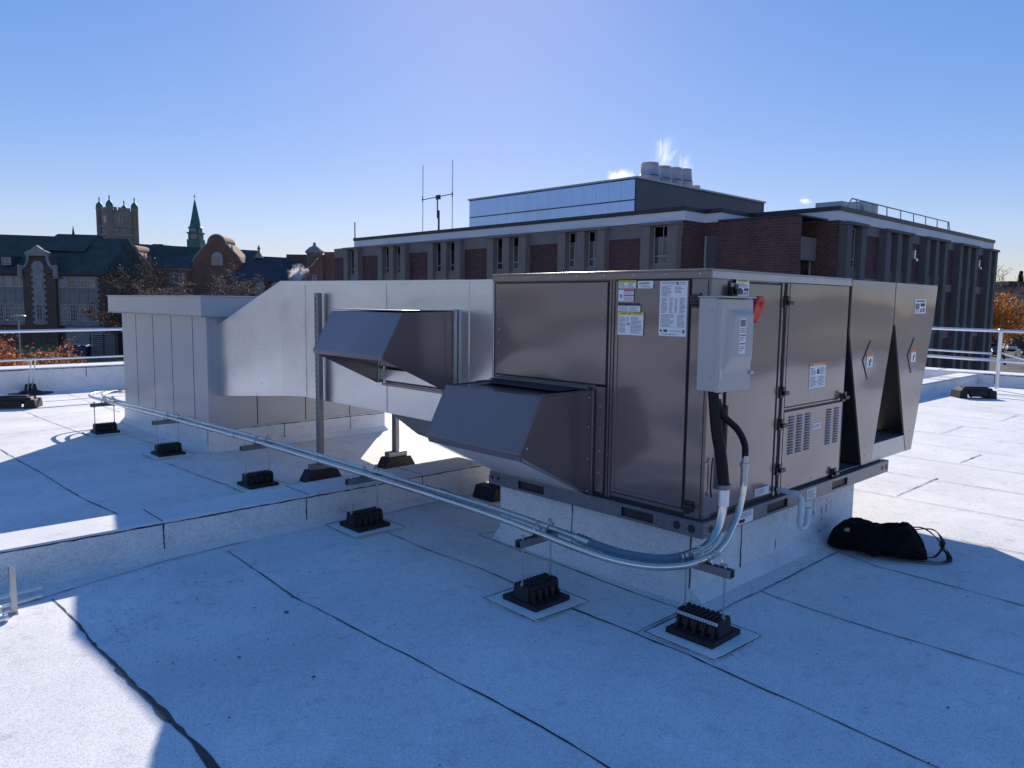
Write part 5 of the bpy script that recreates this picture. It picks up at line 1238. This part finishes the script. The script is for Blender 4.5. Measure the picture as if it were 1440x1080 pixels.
BN = hall('park_bench', 63.5, 68, 'dark low bench on the dry lawn behind the right guardrail', 'bench')
mb = MB(HF); mb.box(59.0, 62.0, 68, 68.5, GZ+.42, GZ+.5); mb.build('seat', 'wood_dark', BN)
mb = MB(HF); mb.box(59.0, 62.0, 68.45, 68.52, GZ+.55, GZ+1.0); mb.build('backrest', 'wood_dark', BN)
for u_ in (59.3, 61.7): mb = MB(HF); mb.box(u_-.05, u_+.05, 68, 68.5, GZ, GZ+.418); mb.build('leg', 'wood_dark', BN)

# ================================================================== steam and the small cloud
def volmat(name, dens, scale, soft, lo, stretch=1.0):
    """eroded vapour: noise minus the distance from the middle of its own box, so that it frays out before the skin"""
    m = bpy.data.materials.new(name); m.use_nodes = True; nt = m.node_tree; nt.nodes.clear(); L_ = nt.links.new
    out = nt.nodes.new('ShaderNodeOutputMaterial'); pv = nt.nodes.new('ShaderNodeVolumePrincipled'); pv.inputs['Color'].default_value = (1, 1, 1, 1); pv.inputs['Anisotropy'].default_value = .4
    tc = nt.nodes.new('ShaderNodeTexCoord')
    mp = N(nt, 'ShaderNodeMapping'); mp.inputs['Scale'].default_value = (1, 1, stretch); L_(tc.outputs['Object'], mp.inputs['Vector'])
    n = N(nt, 'ShaderNodeTexNoise', Scale=scale, Detail=6.0, Roughness=.62, Distortion=1.2); L_(mp.outputs[0], n.inputs['Vector'])
    sub = N(nt, 'ShaderNodeVectorMath', operation='SUBTRACT'); sub.inputs[1].default_value = (.5, .5, .5); L_(tc.outputs['Generated'], sub.inputs[0])
    ln = N(nt, 'ShaderNodeVectorMath', operation='LENGTH'); L_(sub.outputs[0], ln.inputs[0])
    ma = N(nt, 'ShaderNodeMath', operation='MULTIPLY_ADD'); ma.inputs[1].default_value = -soft; L_(ln.outputs['Value'], ma.inputs[0]); L_(n.outputs['Fac'], ma.inputs[2])
    mr = nt.nodes.new('ShaderNodeMapRange'); mr.inputs['From Min'].default_value = lo; mr.inputs['From Max'].default_value = lo+.25; mr.inputs['To Max'].default_value = dens
    L_(ma.outputs[0], mr.inputs['Value']); L_(mr.outputs['Result'], pv.inputs['Density']); L_(pv.outputs[0], out.inputs['Volume'])
    M[name] = m; return m
volmat('steam_dense', .9, .6, .75, .19); volmat('steam_thin', .42, .9, .62, .32, .55); volmat('steam_far', 1.8, 1.0, .75, .30)
scene.cycles.volume_bounces = 6; scene.cycles.max_bounces = 12; volmat('cloud_vol', .10, .09, .8, .22)
def puff(name, c, size, mat, label, cat, lean=(0, 0), group='plumes of steam'):
    import bmesh
    bm = bmesh.new(); bmesh.ops.create_icosphere(bm, subdivisions=4, radius=1)
    for v in bm.verts:
        k = 1+.12*mnoise.noise(v.co*1.7+Vector(c)*.1); z = v.co.z
        v.co = Vector((v.co.x*size[0]*k+lean[0]*z, v.co.y*size[1]*k+lean[1]*z, z*size[2]*k))
    me = bpy.data.meshes.new(name); bm.to_mesh(me); bm.free(); me.materials.append(M[mat])
    o = bpy.data.objects.new(name, me); COL.objects.link(o); o.location = c
    return tag(o, label, cat, group)
puff('steam_plume', HF(13.1, 96, 16.8), (2.0, 2.0, 1.7), 'steam_dense', 'round white steam puff behind the penthouse roof, left of the stacks', 'steam')
puff('steam_plume', (57.2, 41, 15.9), (1.5, 1.3, 2.7), 'steam_thin', 'taller wisp of steam rising from the middle stacks', 'steam', (-.3, .2))
puff('steam_plume', (60.5, 41, 15.2), (1.0, 1.0, 1.7), 'steam_thin', 'fainter short wisp of steam above the rightmost tall stack', 'steam', (-.4, .2))
puff('steam_plume', HF(-31.8, 114, 5.6), (1.9, 1.6, 2.2), 'steam_far', 'sunlit cream steam puff rising behind the metal duct', 'steam', (.4, -.4))
puff('cloud', HF(336, 900, 123), (11, 9, 4.5), 'cloud_vol', 'tiny white cloud above the right part of the brick block', 'cloud', group=None)
